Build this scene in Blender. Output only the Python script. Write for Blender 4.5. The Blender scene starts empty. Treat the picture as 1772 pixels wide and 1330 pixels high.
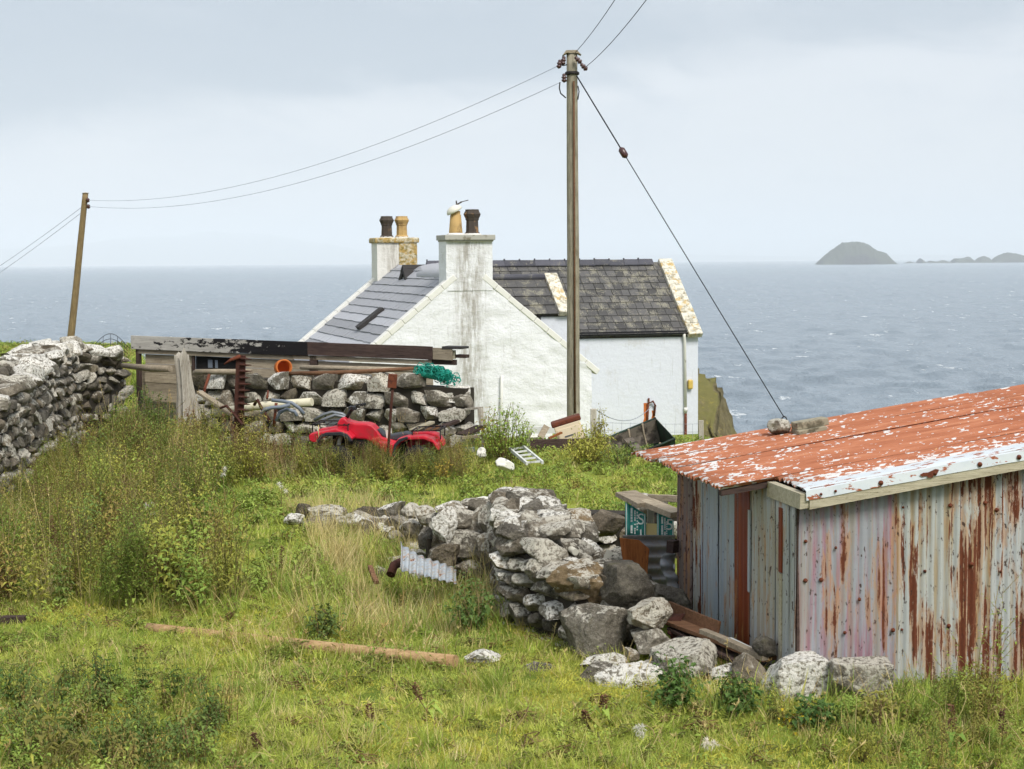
import bpy, bmesh, math, random
import numpy as np
from mathutils import Vector, Matrix, Euler, noise as mnoise
SC = bpy.context.scene
COL = SC.collection
R = math.radians
# ------------------------------------------------------------------ camera
CZ = 3.4                       # eye height above the yard
FPX, CX, CY = 2900.0, 886.0, 665.0
PITCH, ROLL = math.atan(213.0 / FPX), R(-0.42)
CROT = Matrix.Rotation(math.pi / 2 - PITCH, 3, 'X') @ Matrix.Rotation(ROLL, 3, 'Z')
cam_d = bpy.data.cameras.new('camera'); cam = bpy.data.objects.new('camera', cam_d); COL.objects.link(cam)
cam.matrix_world = Matrix.Translation((0, 0, CZ)) @ CROT.to_4x4()
cam_d.sensor_width = 36.0; cam_d.lens = FPX / 1772.0 * 36.0
cam_d.clip_start = 0.2; cam_d.clip_end = 200000
cam_d.dof.use_dof = True; cam_d.dof.focus_distance = 24.0; cam_d.dof.aperture_fstop = 9.0
SC.camera = cam
# ------------------------------------------------------------------ light
SUN_EL, SUN_AZ = R(48), R(28)       # azimuth measured from straight behind the camera towards the right
sdir = Vector((math.sin(SUN_AZ) * math.cos(SUN_EL), -math.cos(SUN_AZ) * math.cos(SUN_EL), math.sin(SUN_EL)))
sun_d = bpy.data.lights.new('sun', 'SUN'); sun_d.energy = 1.5; sun_d.angle = R(22); sun_d.color = (1.0, 0.955, 0.88)
sun = bpy.data.objects.new('sun', sun_d); COL.objects.link(sun)
sun.rotation_euler = sdir.to_track_quat('Z', 'Y').to_euler()
SC.view_settings.view_transform = 'Standard'; SC.view_settings.look = 'None'
SC.view_settings.exposure = 1.27; SC.view_settings.gamma = 1.0
SC.view_settings.use_curve_mapping = False
SC.render.engine = 'CYCLES'
cy = SC.cycles
cy.use_denoising = True; cy.use_adaptive_sampling = True; cy.adaptive_threshold = 0.02
cy.max_bounces = 5; cy.diffuse_bounces = 3; cy.glossy_bounces = 2; cy.transmission_bounces = 3
cy.transparent_max_bounces = 6; cy.volume_bounces = 2; cy.sample_clamp_indirect = 6.0
cy.caustics_reflective = False; cy.caustics_refractive = False

# ------------------------------------------------------------------ node helper
def C(r, g, b):
    f = lambda c: (c / 255) / 12.92 if c / 255 <= 0.04045 else ((c / 255 + 0.055) / 1.055) ** 2.4
    return (f(r), f(g), f(b), 1.0)
class NT:
    def __init__(s, tree):
        s.t = tree; s.t.nodes.clear()
    def n(s, typ, *pos, **kw):
        nd = s.t.nodes.new(typ)
        for k, v in list(kw.items()):
            if k.startswith('_'): setattr(nd, k[1:], v)
        for i, v in enumerate(pos):
            s.put(nd.inputs[i], v)
        for k, v in kw.items():
            if not k.startswith('_'): s.put(nd.inputs[k.replace('__', ' ')], v)
        return nd
    def put(s, sock, v):
        if v is None: return
        if isinstance(v, bpy.types.NodeSocket): s.t.links.new(v, sock)
        else: sock.default_value = v
    def coord(s, k='Object'): return s.n('ShaderNodeTexCoord').outputs[k]
    def pos(s): return s.n('ShaderNodeNewGeometry').outputs['Position']
    def nz(s):
        g = s.n('ShaderNodeNewGeometry').outputs['Normal']
        return s.n('ShaderNodeSeparateXYZ', g).outputs[2]
    def xyz(s, v): return s.n('ShaderNodeSeparateXYZ', v).outputs
    def rand(s): return s.n('ShaderNodeObjectInfo').outputs['Random']
    def scale(s, v, sc, off=(0, 0, 0)):
        m = s.n('ShaderNodeMapping'); s.put(m.inputs['Vector'], v)
        m.inputs['Scale'].default_value = sc; m.inputs['Location'].default_value = off
        return m.outputs[0]
    def shift(s, v, r, k=37.0):
        m = s.n('ShaderNodeVectorMath', _operation='ADD'); s.put(m.inputs[0], v)
        c = s.n('ShaderNodeCombineXYZ'); a = s.math('MULTIPLY', r, k)
        for i in range(3): s.put(c.inputs[i], a)
        s.put(m.inputs[1], c.outputs[0]); return m.outputs[0]
    def noise(s, v, scale, detail=4.0, rough=0.55, dist=0.0):
        nd = s.n('ShaderNodeTexNoise'); s.put(nd.inputs['Vector'], v)
        nd.inputs['Scale'].default_value = scale; nd.inputs['Detail'].default_value = detail
        nd.inputs['Roughness'].default_value = rough; nd.inputs['Distortion'].default_value = dist
        return nd.outputs['Fac']
    def vor(s, v, scale, feature='F1'):
        nd = s.n('ShaderNodeTexVoronoi', _feature=feature); s.put(nd.inputs['Vector'], v)
        nd.inputs['Scale'].default_value = scale; return nd.outputs[0]
    def math(s, op, a, b=None, c=None, clamp=False):
        nd = s.n('ShaderNodeMath', _operation=op, _use_clamp=clamp)
        s.put(nd.inputs[0], a); s.put(nd.inputs[1], b)
        if c is not None: s.put(nd.inputs[2], c)
        return nd.outputs[0]
    def step(s, v, a, b, lo=0.0, hi=1.0):
        nd = s.n('ShaderNodeMapRange', _interpolation_type='SMOOTHSTEP'); s.put(nd.inputs[0], v)
        for i, x in enumerate((a, b, lo, hi)): nd.inputs[i + 1].default_value = x
        return nd.outputs[0]
    def ramp(s, fac, stops):
        nd = s.n('ShaderNodeValToRGB'); s.put(nd.inputs[0], fac); el = nd.color_ramp.elements
        while len(el) < len(stops): el.new(0.5)
        for e, (p, c) in zip(el, stops): e.position = p; e.color = c
        return nd.outputs[0]
    def mix(s, f, a, b, blend='MIX'):
        nd = s.n('ShaderNodeMix', _data_type='RGBA', _blend_type=blend)
        s.put(nd.inputs['Factor'], f)
        s.put(nd.inputs[6], a); s.put(nd.inputs[7], b); return nd.outputs[2]
    def val(s, col, v):
        nd = s.n('ShaderNodeHueSaturation'); s.put(nd.inputs['Color'], col); s.put(nd.inputs['Value'], v); return nd.outputs[0]
    def bump(s, h, strength=0.4, dist=0.02, normal=None):
        nd = s.n('ShaderNodeBump'); s.put(nd.inputs['Height'], h)
        nd.inputs['Strength'].default_value = strength; nd.inputs['Distance'].default_value = dist
        if normal is not None: s.put(nd.inputs['Normal'], normal)
        return nd.outputs[0]
    def bsdf(s, col, rough=0.8, normal=None, metal=0.0, spec=0.3, **kw):
        b = s.n('ShaderNodeBsdfPrincipled')
        s.put(b.inputs['Base Color'], col); s.put(b.inputs['Roughness'], rough); s.put(b.inputs['Metallic'], metal)
        s.put(b.inputs['Specular IOR Level'], spec)
        if normal is not None: s.put(b.inputs['Normal'], normal)
        for k, v in kw.items(): s.put(b.inputs[k.replace('__', ' ')], v)
        return b.outputs[0]
    def out(s, sh, sock='Surface'):
        o = s.n('ShaderNodeOutputMaterial'); s.put(o.inputs[sock], sh)
def material(name):
    m = bpy.data.materials.new(name); m.use_nodes = True
    return m, NT(m.node_tree)

# ------------------------------------------------------------------ sky: high overcast with a darker cloud bank
world = bpy.data.worlds.new('World'); SC.world = world; world.use_nodes = True
w = NT(world.node_tree)
sky = w.n('ShaderNodeTexSky', _sky_type='NISHITA', _sun_disc=False)
sky.sun_elevation = SUN_EL; sky.sun_rotation = math.atan2(sdir.x, sdir.y); sky.air_density = 1.0; sky.dust_density = 2.0
d = w.coord('Generated'); dx, dy, dz = w.xyz(d)
nz1 = w.noise(w.scale(d, (2.2, 2.2, 7.0), (3.1, 0.4, 1.7)), 1.6, 5, 0.55, 0.4)
nz2 = w.noise(w.scale(d, (5, 5, 16), (0.3, 7.4, 0.2)), 2.0, 5, 0.6, 0.6)
edge = w.math('ADD', w.math('ADD', dz, w.math('MULTIPLY', w.math('SUBTRACT', nz2, 0.5), 0.05)), w.math('MULTIPLY', dx, -0.085))
bank = w.math('MULTIPLY', w.math('MULTIPLY', w.step(edge, 0.088, 0.122), w.step(edge, 0.24, 0.5, 1, 0)), w.step(nz1, 0.22, 0.50, 0.45, 1.0))
streak = w.step(nz2, 0.42, 0.7)
base = w.ramp(dz, [(0.0, (0.304, 0.32, 0.342, 1)), (0.04, (0.316, 0.33, 0.349, 1)), (0.09, (0.317, 0.331, 0.35, 1)), (1.0, (0.36, 0.376, 0.398, 1))])
c1 = w.mix(w.math('MULTIPLY', streak, w.step(dz, 0.01, 0.12, 0.25, 0.65)), base, (0.27, 0.292, 0.322, 1))
c1 = w.mix(w.math('MULTIPLY', bank, 0.9), c1, (0.198, 0.226, 0.257, 1))
c10 = w.mix(1.0, c1, (10, 10, 10, 1), 'MULTIPLY')
skyc = w.mix(0.94, sky.outputs[0], c10)
bg = w.n('ShaderNodeBackground', skyc, 0.1)
wo = w.n('ShaderNodeOutputWorld'); w.put(wo.inputs[0], bg.outputs[0])
# ------------------------------------------------------------------ geometry helpers
rnd = random.Random(7)
def P(px, py, D):
    """the point of the place that the photograph shows at (px, py), D metres ahead"""
    v = CROT @ Vector(((px - CX) / FPX, (CY - py) / FPX, -1.0)); v = v * (D / v.y)
    return Vector((v.x, v.y, v.z + CZ))
def PZ(px, py, z):
    v = CROT @ Vector(((px - CX) / FPX, (CY - py) / FPX, -1.0)); v = v * ((z - CZ) / v.z)
    return Vector((v.x, v.y, z))
def lerp(a, b, t): return a + (b - a) * t
def sstep(a, b, x):
    t = min(1, max(0, (x - a) / (b - a))); return t * t * (3 - 2 * t)
def tag(o, label=None, cat=None, group=None, kind=None):
    if label: o['label'] = label
    if cat: o['category'] = cat
    if group: o['group'] = group
    if kind: o['kind'] = kind
    return o
WM = {}
def thing(name, label, cat, loc=(0, 0, 0), rot=None, group=None):
    o = bpy.data.objects.new(name, None); COL.objects.link(o); o.empty_display_size = 0.2
    m = Matrix.Translation(Vector(loc))
    if rot is not None: m = m @ rot.to_4x4()
    o.matrix_world = m; WM[o.name] = m
    return tag(o, label, cat, group)
def wm(o): return WM.get(o.name, Matrix.Identity(4))
class MB:
    def __init__(s): s.v = []; s.f = []; s.sm = []
    def add(s, vs, fs, smooth=False):
        b = len(s.v); s.v += [tuple(v) for v in vs]; s.f += [tuple(b + i for i in f) for f in fs]; s.sm += [smooth] * len(fs)
        return s
    def box(s, c, size, m=None):
        c = Vector(c); hx, hy, hz = (x / 2 for x in size)
        vs = [Vector((x, y, z)) for z in (-hz, hz) for y in (-hy, hy) for x in (-hx, hx)]
        if m is not None: vs = [m @ v for v in vs]
        return s.add([c + v for v in vs], [(0, 2, 3, 1), (4, 5, 7, 6), (0, 1, 5, 4), (2, 6, 7, 3), (0, 4, 6, 2), (1, 3, 7, 5)])
    def hexa(s, p):   # 8 points: bottom ring then top ring
        return s.add(p, [(3, 2, 1, 0), (4, 5, 6, 7), (0, 1, 5, 4), (1, 2, 6, 5), (2, 3, 7, 6), (3, 0, 4, 7)])
    def bar(s, a, b, w_, h_, up=(0, 0, 1), seg=1, wob=0.0, rn=None):
        a = Vector(a); b = Vector(b); d = (b - a).normalized(); u = Vector(up)
        sd = d.cross(u)
        if sd.length < 1e-4: sd = d.cross(Vector((0, 1, 0)))
        sd.normalize(); u = sd.cross(d).normalized()
        rn = rn or rnd; rings = []
        for i in range(seg + 1):
            c = a.lerp(b, i / seg)
            if 0 < i < seg and wob: c = c + u * rn.uniform(-wob, wob) + sd * rn.uniform(-wob, wob)
            rings.append([c - sd * w_ / 2 - u * h_ / 2, c + sd * w_ / 2 - u * h_ / 2, c + sd * w_ / 2 + u * h_ / 2, c - sd * w_ / 2 + u * h_ / 2])
        vs = [p for r in rings for p in r]; fs = [(3, 2, 1, 0)]
        for i in range(seg):
            for k in range(4): fs.append((i * 4 + k, i * 4 + (k + 1) % 4, i * 4 + 4 + (k + 1) % 4, i * 4 + 4 + k))
        e = seg * 4; fs.append((e, e + 1, e + 2, e + 3))
        return s.add(vs, fs)
    def tube(s, pts, rad, n=8, cap=True, smooth=True):
        pts = [Vector(p) for p in pts]; m = len(pts)
        if not hasattr(rad, '__len__'): rad = [rad] * m
        vs = []; prev = None
        for i, p in enumerate(pts):
            t = (pts[min(i + 1, m - 1)] - pts[max(i - 1, 0)]).normalized()
            if prev is None:
                a = Vector((0, 0, 1)) if abs(t.z) < 0.9 else Vector((1, 0, 0)); nrm = t.cross(a).normalized()
            else:
                nrm = (prev - t * prev.dot(t)).normalized()
            prev = nrm; bn = t.cross(nrm)
            for k in range(n):
                a = 2 * math.pi * k / n; vs.append(p + (nrm * math.cos(a) + bn * math.sin(a)) * rad[i])
        fs = []
        for i in range(m - 1):
            for k in range(n): fs.append((i * n + k, i * n + (k + 1) % n, (i + 1) * n + (k + 1) % n, (i + 1) * n + k))
        s.add(vs, fs, smooth)
        if cap:
            b = len(s.v) - m * n
            s.f.append(tuple(b + k for k in range(n - 1, -1, -1))); s.sm.append(False)
            s.f.append(tuple(b + (m - 1) * n + k for k in range(n))); s.sm.append(False)
        return s
    def lathe(s, prof, c=(0, 0, 0), n=16, m=None, smooth=True):
        vs = []; c = Vector(c)
        for r_, z in prof:
            for k in range(n):
                a = 2 * math.pi * k / n; v = Vector((r_ * math.cos(a), r_ * math.sin(a), z)); vs.append(c + (m @ v if m is not None else v))
        fs = []
        for i in range(len(prof) - 1):
            for k in range(n): fs.append((i * n + k, i * n + (k + 1) % n, (i + 1) * n + (k + 1) % n, (i + 1) * n + k))
        fs.append(tuple(range(n - 1, -1, -1))); fs.append(tuple((len(prof) - 1) * n + k for k in range(n)))
        b = len(s.f); s.add(vs, fs, smooth); s.sm[-1] = False; s.sm[-2] = False
        return s
    def prism(s, poly, a, b, f):   # poly of (u, v), extruded from a to b; f(u, v, w) gives the point
        n = len(poly); vs = [f(u, v, a) for u, v in poly] + [f(u, v, b) for u, v in poly]
        fs = [tuple(range(n - 1, -1, -1)), tuple(range(n, 2 * n))] + [(k, (k + 1) % n, n + (k + 1) % n, n + k) for k in range(n)]
        return s.add(vs, fs)
    def mesh(s, name, m=None, inv=None):
        me = bpy.data.meshes.new(name); vs = s.v
        if inv is not None: vs = [inv @ Vector(v) for v in vs]
        me.from_pydata([tuple(v) for v in vs], [], s.f); me.polygons.foreach_set('use_smooth', s.sm)
        bm = bmesh.new(); bm.from_mesh(me); bmesh.ops.recalc_face_normals(bm, faces=bm.faces); bm.to_mesh(me); bm.free()
        me.update()
        if m is not None: me.materials.append(m)
        return me
    def part(s, name, m, parent, local=False, bevel=0.0):
        inv = None if local else wm(parent).inverted()
        o = bpy.data.objects.new(name, s.mesh(name, m, inv)); COL.objects.link(o); o.parent = parent
        WM[o.name] = wm(parent)
        if bevel: bevel_mod(o, bevel)
        return o
    def obj(s, name, m, label, cat, group=None, kind=None, loc=None, bevel=0.0):
        vs = np.array([tuple(v) for v in s.v])
        if loc is None: loc = (vs[:, 0].mean(), vs[:, 1].mean(), vs[:, 2].min())
        T = Matrix.Translation(Vector(loc))
        o = bpy.data.objects.new(name, s.mesh(name, m, T.inverted())); COL.objects.link(o); o.matrix_world = T; WM[o.name] = T
        if bevel: bevel_mod(o, bevel)
        return tag(o, label, cat, group, kind)
def bevel_mod(o, wdt, seg=2):
    b = o.modifiers.new('bevel', 'BEVEL'); b.width = wdt; b.segments = seg; b.limit_method = 'ANGLE'; b.angle_limit = R(35)
def dup(o, parent=None, deep=True):
    c = o.copy(); COL.objects.link(c); c.parent = parent
    if deep:
        for ch in list(o.children): dup(ch, c)
    return c
def place(name, me, parent, M, mat_=None):
    """a piece sharing mesh data, M its world matrix"""
    o = bpy.data.objects.new(name, me); COL.objects.link(o)
    if parent is not None: o.parent = parent; o.matrix_basis = wm(parent).inverted() @ M
    else: o.matrix_world = M
    WM[o.name] = M
    return o
def sag(a, b, drop, n=24):
    a = Vector(a); b = Vector(b)
    return [a.lerp(b, i / n) - Vector((0, 0, drop * 4 * (i / n) * (1 - i / n))) for i in range(n + 1)]
# ------------------------------------------------------------------ materials
M = {}
def stone_mat(key, dark, mid, lit, lich=0.55, lichcol=C(198, 193, 180), yellow=0.0, top=0.12):
    m, t = material(key); r = t.rand(); p = t.shift(t.pos(), r)
    n1 = t.noise(p, 4.5, 6, 0.62); n2 = t.noise(p, 26, 5, 0.7); n3 = t.noise(p, 110, 3, 0.7)
    base = t.ramp(t.math('ADD', t.math('MULTIPLY', n1, 0.6), t.math('MULTIPLY', n2, 0.4)), [(0.33, dark), (0.5, mid), (0.68, lit)])
    base = t.val(base, t.math('ADD', 0.68, t.math('MULTIPLY', r, 0.62)))
    base = t.mix(t.step(t.math('FRACT', t.math('MULTIPLY', r, 13.7)), 0.45, 0.9, 0, 0.6), base, t.mix(1.0, base, (1.08, 0.95, 0.79, 1), 'MULTIPLY'))
    base = t.mix(t.step(n3, 0.5, 0.72, 0, 0.45), base, lit)
    lm = t.math('ADD', t.math('MULTIPLY', t.noise(p, 5.0, 6, 0.62, 0.4), 0.55), t.math('MULTIPLY', t.noise(t.shift(p, .15), 13.0, 7, 0.70, 0.6), 0.45))
    lm = t.math('ADD', t.math('ADD', lm, t.math('MULTIPLY', t.nz(), top)), t.math('MULTIPLY', t.math('SUBTRACT', r, 0.5), 0.26))
    lk = t.step(lm, lich - 0.01, lich + 0.055)
    fine = t.math('MULTIPLY', t.step(n2, 0.40, 0.52), t.step(n3, 0.30, 0.5, 0.55, 1.0))
    base = t.mix(t.math('MULTIPLY', lk, fine), base, t.val(lichcol, t.math('ADD', 0.75, t.math('MULTIPLY', n3, 0.5))))
    if yellow:
        gm = t.step(t.math('ADD', t.nz(), t.math('MULTIPLY', t.noise(p, 1.2, 5, .65), 0.9)), 0.92, 1.12); base = t.mix(gm, base, t.mix(t.noise(p, 4, 5, .6), C(92, 94, 54), C(128, 120, 76)))
        y = t.step(t.noise(t.shift(p, 0.3), 9, 6, 0.65), 0.60, 0.66, 0, yellow); base = t.mix(y, base, C(172, 152, 62))
    moss = t.step(t.noise(t.shift(p, 0.7), 3.3, 5, 0.6), 0.60, 0.70, 0, 0.4); base = t.mix(moss, base, C(98, 94, 62))
    n4 = t.vor(p, 22.0); h = t.math('ADD', t.math('ADD', t.math('MULTIPLY', n2, 0.8), t.math('MULTIPLY', n4, 0.35)), t.math('ADD', t.math('MULTIPLY', n3, 0.25), t.math('MULTIPLY', lk, 0.12)))
    t.out(t.bsdf(base, 0.92, t.bump(h, 1.0, 0.035), spec=0.15)); M[key] = m
stone_mat('stone', C(44, 41, 37), C(110, 104, 94), C(168, 161, 147), 0.585)
stone_mat('stone_pale', C(58, 54, 48), C(128, 121, 109), C(182, 175, 161), 0.525, top=0.15)
stone_mat('stone_dark', C(50, 48, 44), C(98, 93, 84), C(146, 139, 126), 0.68)
stone_mat('stone_white', C(62, 58, 51), C(132, 126, 113), C(186, 180, 166), 0.475, C(226, 223, 215), top=0.17)
stone_mat('stone_brown', C(76, 64, 48), C(130, 112, 86), C(170, 152, 124), 0.64, top=0.20)
stone_mat('crag', C(70, 66, 50), C(116, 110, 82), C(150, 142, 112), 0.64, yellow=0.45)

def simple(key, col, rough=0.7, var=0.25, ns=8.0, bump=0.2, metal=0.0, spec=0.3, dark=None, dmask=(0.55, 0.68), objr=0.0, bd=0.01):
    m, t = material(key); p = t.coord('Object'); r = t.rand(); p = t.shift(p, r)
    n = t.noise(p, ns, 6, 0.62); n2 = t.noise(p, ns * 7, 4, 0.6)
    c = t.val(col, t.math('ADD', 1 - var, t.math('MULTIPLY', n, 2 * var)))
    if objr: c = t.val(c, t.math('ADD', 1 - objr / 2, t.math('MULTIPLY', r, objr)))
    if dark: c = t.mix(t.step(t.noise(t.shift(p, 0.4), ns * 0.8, 7, 0.68), dmask[0], dmask[1]), c, dark)
    t.out(t.bsdf(c, rough, t.bump(t.math('ADD', n, t.math('MULTIPLY', n2, 0.4)), bump, bd), metal, spec)); M[key] = m
simple('soil', C(70, 62, 46), 0.95, 0.35, 5, 0.5)
simple('wall_core', C(52, 47, 40), 0.95, 0.3, 8, 0.5)
simple('red_plastic', C(192, 22, 46), 0.42, 0.16, 5, 0.05, spec=0.45, dark=C(128, 62, 56), dmask=(0.56, 0.74))
simple('float_white', C(222, 220, 212), 0.6, 0.08, 5, 0.1, dark=C(84, 80, 74), dmask=(0.60, 0.63))
simple('black_plastic', C(42, 44, 48), 0.55, 0.25, 6, 0.1)
simple('rubber', C(36, 36, 37), 0.8, 0.3, 10, 0.2)
simple('seat_vinyl', C(62, 66, 72), 0.6, 0.15, 6, 0.08)
simple('grey_metal', C(120, 124, 128), 0.45, 0.2, 8, 0.1, metal=0.6)
simple('dark_metal', C(44, 40, 40), 0.6, 0.25, 10, 0.15, metal=0.3)
simple('rust', C(104, 56, 38), 0.9, 0.4, 14, 0.5, dark=C(58, 34, 28), dmask=(0.5, 0.66))
simple('rust_dark', C(72, 42, 34), 0.9, 0.4, 16, 0.5, dark=C(40, 28, 26))
simple('white_plastic', C(214, 212, 200), 0.5, 0.08, 5, 0.05, dark=C(160, 150, 128), dmask=(0.58, 0.75))
simple('cream_pipe', C(206, 200, 176), 0.55, 0.12, 4, 0.05, dark=C(140, 132, 108), dmask=(0.58, 0.75))
simple('blue_hose', C(112, 120, 132), 0.5, 0.15, 5, 0.05)
simple('clay_orange', C(190, 106, 48), 0.75, 0.18, 6, 0.15, dark=C(140, 74, 38), dmask=(0.56, 0.7))
simple('clay_buff', C(190, 158, 104), 0.8, 0.22, 4, 0.2, dark=C(112, 92, 70), dmask=(0.50, 0.74), objr=0.2)
simple('clay_soot', C(72, 64, 58), 0.85, 0.4, 6, 0.25, dark=C(150, 116, 80), dmask=(0.58, 0.7))
simple('net_teal', C(34, 150, 132), 0.75, 0.4, 9, 0.3, dark=C(40, 104, 96), dmask=(0.5, 0.62))
simple('enamel', C(222, 206, 178), 0.45, 0.08, 4, 0.05, dark=C(150, 84, 44), dmask=(0.64, 0.72))
simple('boat_green', C(30, 54, 42), 0.6, 0.4, 6, 0.2, dark=C(26, 26, 26), dmask=(0.45, 0.6))
simple('boat_inside', C(110, 102, 92), 0.85, 0.25, 7, 0.3, dark=C(56, 50, 45), dmask=(0.44, 0.62))
simple('galv', C(150, 156, 162), 0.42, 0.2, 5, 0.1, metal=0.55, dark=C(96, 74, 60), dmask=(0.64, 0.74))
simple('wire_dark', C(30, 30, 34), 0.6, 0.1, 5, 0.0)
simple('wire_pale', C(140, 145, 160), 0.6, 0.1, 5, 0.0)
simple('concrete', C(150, 142, 122), 0.9, 0.2, 7, 0.4, dark=C(92, 86, 70), dmask=(0.5, 0.62))
simple('cream_board', C(226, 200, 140), 0.7, 0.08, 4, 0.1)
simple('white_board', C(206, 208, 204), 0.7, 0.12, 6, 0.1, dark=C(150, 148, 140), dmask=(0.55, 0.7))
simple('lamp_yellow', C(206, 176, 92), 0.4, 0.1, 4, 0.05)
simple('insulator', C(70, 40, 38), 0.3, 0.2, 5, 0.05, spec=0.6)
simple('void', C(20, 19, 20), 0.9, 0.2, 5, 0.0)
simple('bitumen', C(56, 54, 54), 0.85, 0.25, 5, 0.2)
simple('skew_white', C(222, 221, 216), 0.85, 0.08, 7, 0.3, dark=C(150, 145, 130), dmask=(0.62, 0.70))
simple('flue_cap', C(170, 168, 160), 0.85, 0.14, 7, 0.3, dark=C(122, 116, 100), dmask=(0.54, 0.66))

def wood_mat(key, c0, c1, crack, flake=None, fl=(0.5, 0.6), axis=0, rough=0.85, grad=None):
    m, t = material(key); r = t.rand(); p = t.shift(t.coord('Object'), r)
    sc = [16, 16, 16]; sc[axis] = 1.2
    g = t.noise(t.scale(p, tuple(sc)), 2.2, 6, 0.65, 0.6); g2 = t.noise(t.scale(p, tuple(x * 2.5 for x in sc)), 3.0, 4, 0.7)
    n = t.noise(p, 3.0, 5, 0.6)
    c = t.ramp(t.math('ADD', t.math('MULTIPLY', g, 0.7), t.math('MULTIPLY', n, 0.3)), [(0.34, c0), (0.64, c1)])
    c = t.val(c, t.math('ADD', 0.8, t.math('MULTIPLY', r, 0.4)))
    c = t.mix(t.step(g2, 0.58, 0.70), c, crack)
    if flake:
        sc2 = [5, 5, 5]; sc2[axis] = 2.2
        fn_ = t.noise(t.scale(t.shift(p, 0.21), tuple(sc2)), 1.6, 7, 0.7, 0.3)
        if grad: fn_ = t.math('ADD', fn_, t.math('MULTIPLY', t.math('SUBTRACT', t.xyz(t.coord('Object'))[0], grad[0]), grad[1]))
        f = t.step(fn_, fl[0], fl[1]); c = t.mix(f, c, flake)
    t.out(t.bsdf(c, rough, t.bump(t.math('ADD', g, t.math('MULTIPLY', g2, -0.6)), 0.6, 0.012), spec=0.2)); M[key] = m
wood_mat('wood_grey', C(122, 110, 94), C(168, 156, 136), C(70, 60, 50))
wood_mat('wood_grey_z', C(128, 120, 108), C(196, 190, 178), C(62, 48, 40), axis=2)
wood_mat('wood_pale', C(150, 142, 120), C(196, 188, 166), C(104, 94, 70), flake=C(116, 108, 56), fl=(0.60, 0.70))
wood_mat('wood_brown', C(84, 60, 44), C(128, 94, 70), C(48, 34, 28))
wood_mat('wood_rot', C(120, 70, 36), C(168, 104, 58), C(70, 42, 26), axis=2)
wood_mat('wood_dark', C(52, 42, 40), C(84, 68, 62), C(34, 28, 28))
wood_mat('wood_tar', C(150, 146, 140), C(192, 188, 180), C(100, 94, 84), flake=C(30, 28, 30), fl=(0.50, 0.54), grad=(1.6, 0.075))
wood_mat('wood_log', C(140, 108, 76), C(190, 160, 120), C(96, 74, 52))
wood_mat('pole_wood', C(122, 113, 96), C(184, 177, 156), C(74, 64, 52), axis=2)
wood_mat('pole_tan', C(112, 92, 64), C(156, 136, 98), C(72, 56, 40), axis=2)

# whitewashed harling; the local x = 0 line of the gable carries the soot and damp stain below the flue
def harl(key, col, rough_b, stain=0.0, streak=0.0):
    m, t = material(key); p = t.coord('Object'); x, y, z = t.xyz(p)
    n1 = t.noise(t.scale(p, (1, 1, 1.8)), 3.0, 6, 0.6); n2 = t.noise(p, 14, 5, 0.65); n3 = t.noise(p, 60, 3, 0.6)
    c = t.val(col, t.math('ADD', 0.90, t.math('MULTIPLY', n2, 0.16)))
    c = t.mix(t.step(t.math('ADD', z, t.math('MULTIPLY', n1, 1.6)), 0.2, 1.3, 0.45, 0), c, C(150, 152, 132))
    g = t.step(t.noise(t.shift(p, 0.5), 2.0, 7, 0.68), 0.56, 0.72, 0, 0.30); c = t.mix(g, c, C(176, 172, 162))
    if stain:
        ax = t.math('ABSOLUTE', t.math('ADD', x, t.math('MULTIPLY', t.math('SUBTRACT', n1, 0.5), 0.5)))
        s1 = t.step(ax, 0.08, 0.62, 1, 0); st = t.noise(t.scale(p, (5, 5, 0.7)), 2.0, 6, 0.7)
        c = t.mix(t.math('MULTIPLY', s1, t.step(st, 0.36, 0.62, 0, stain)), c, C(128, 118, 100))
        s2 = t.step(t.noise(t.scale(p, (9, 9, 0.8)), 1.5, 5, 0.7), 0.58, 0.7, 0, 0.35); c = t.mix(s2, c, C(150, 146, 134))
    if streak:
        c = t.mix(t.step(t.noise(t.scale(p, (7, 7, 0.5)), 1.6, 5, 0.7), 0.58, 0.72, 0, streak), c, C(176, 178, 178))
    h = t.math('ADD', t.math('MULTIPLY', n1, 1.0), t.math('ADD', t.math('MULTIPLY', n2, 0.5), t.math('MULTIPLY', n3, 0.15)))
    t.out(t.bsdf(c, 0.9, t.bump(h, rough_b, 0.10), spec=0.15)); M[key] = m
harl('harl_gable', C(230, 231, 235), 0.36, 0.66)
harl('harl_wing', C(216, 220, 230), 0.16, 0.0, 0.5)
harl('harl_chimney', C(222, 220, 214), 0.25, 0.55)
m, t = material('lichen_stone'); p = t.coord('Object')
n = t.noise(p, 7, 7, 0.66); n2 = t.noise(t.shift(p, .4), 4.5, 7, 0.7)
c = t.ramp(n, [(0.35, C(150, 144, 126)), (0.55, C(216, 212, 198))])
c = t.mix(t.step(n2, 0.52, 0.60, 0, 0.75), c, C(186, 154, 84)); c = t.mix(t.step(t.noise(t.shift(p, .8), 12, 5, .6), .56, .66, 0, .7), c, C(110, 100, 72))
t.out(t.bsdf(c, 0.9, t.bump(n, 0.5, 0.03), spec=0.15)); M['lichen_stone'] = m

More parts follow.
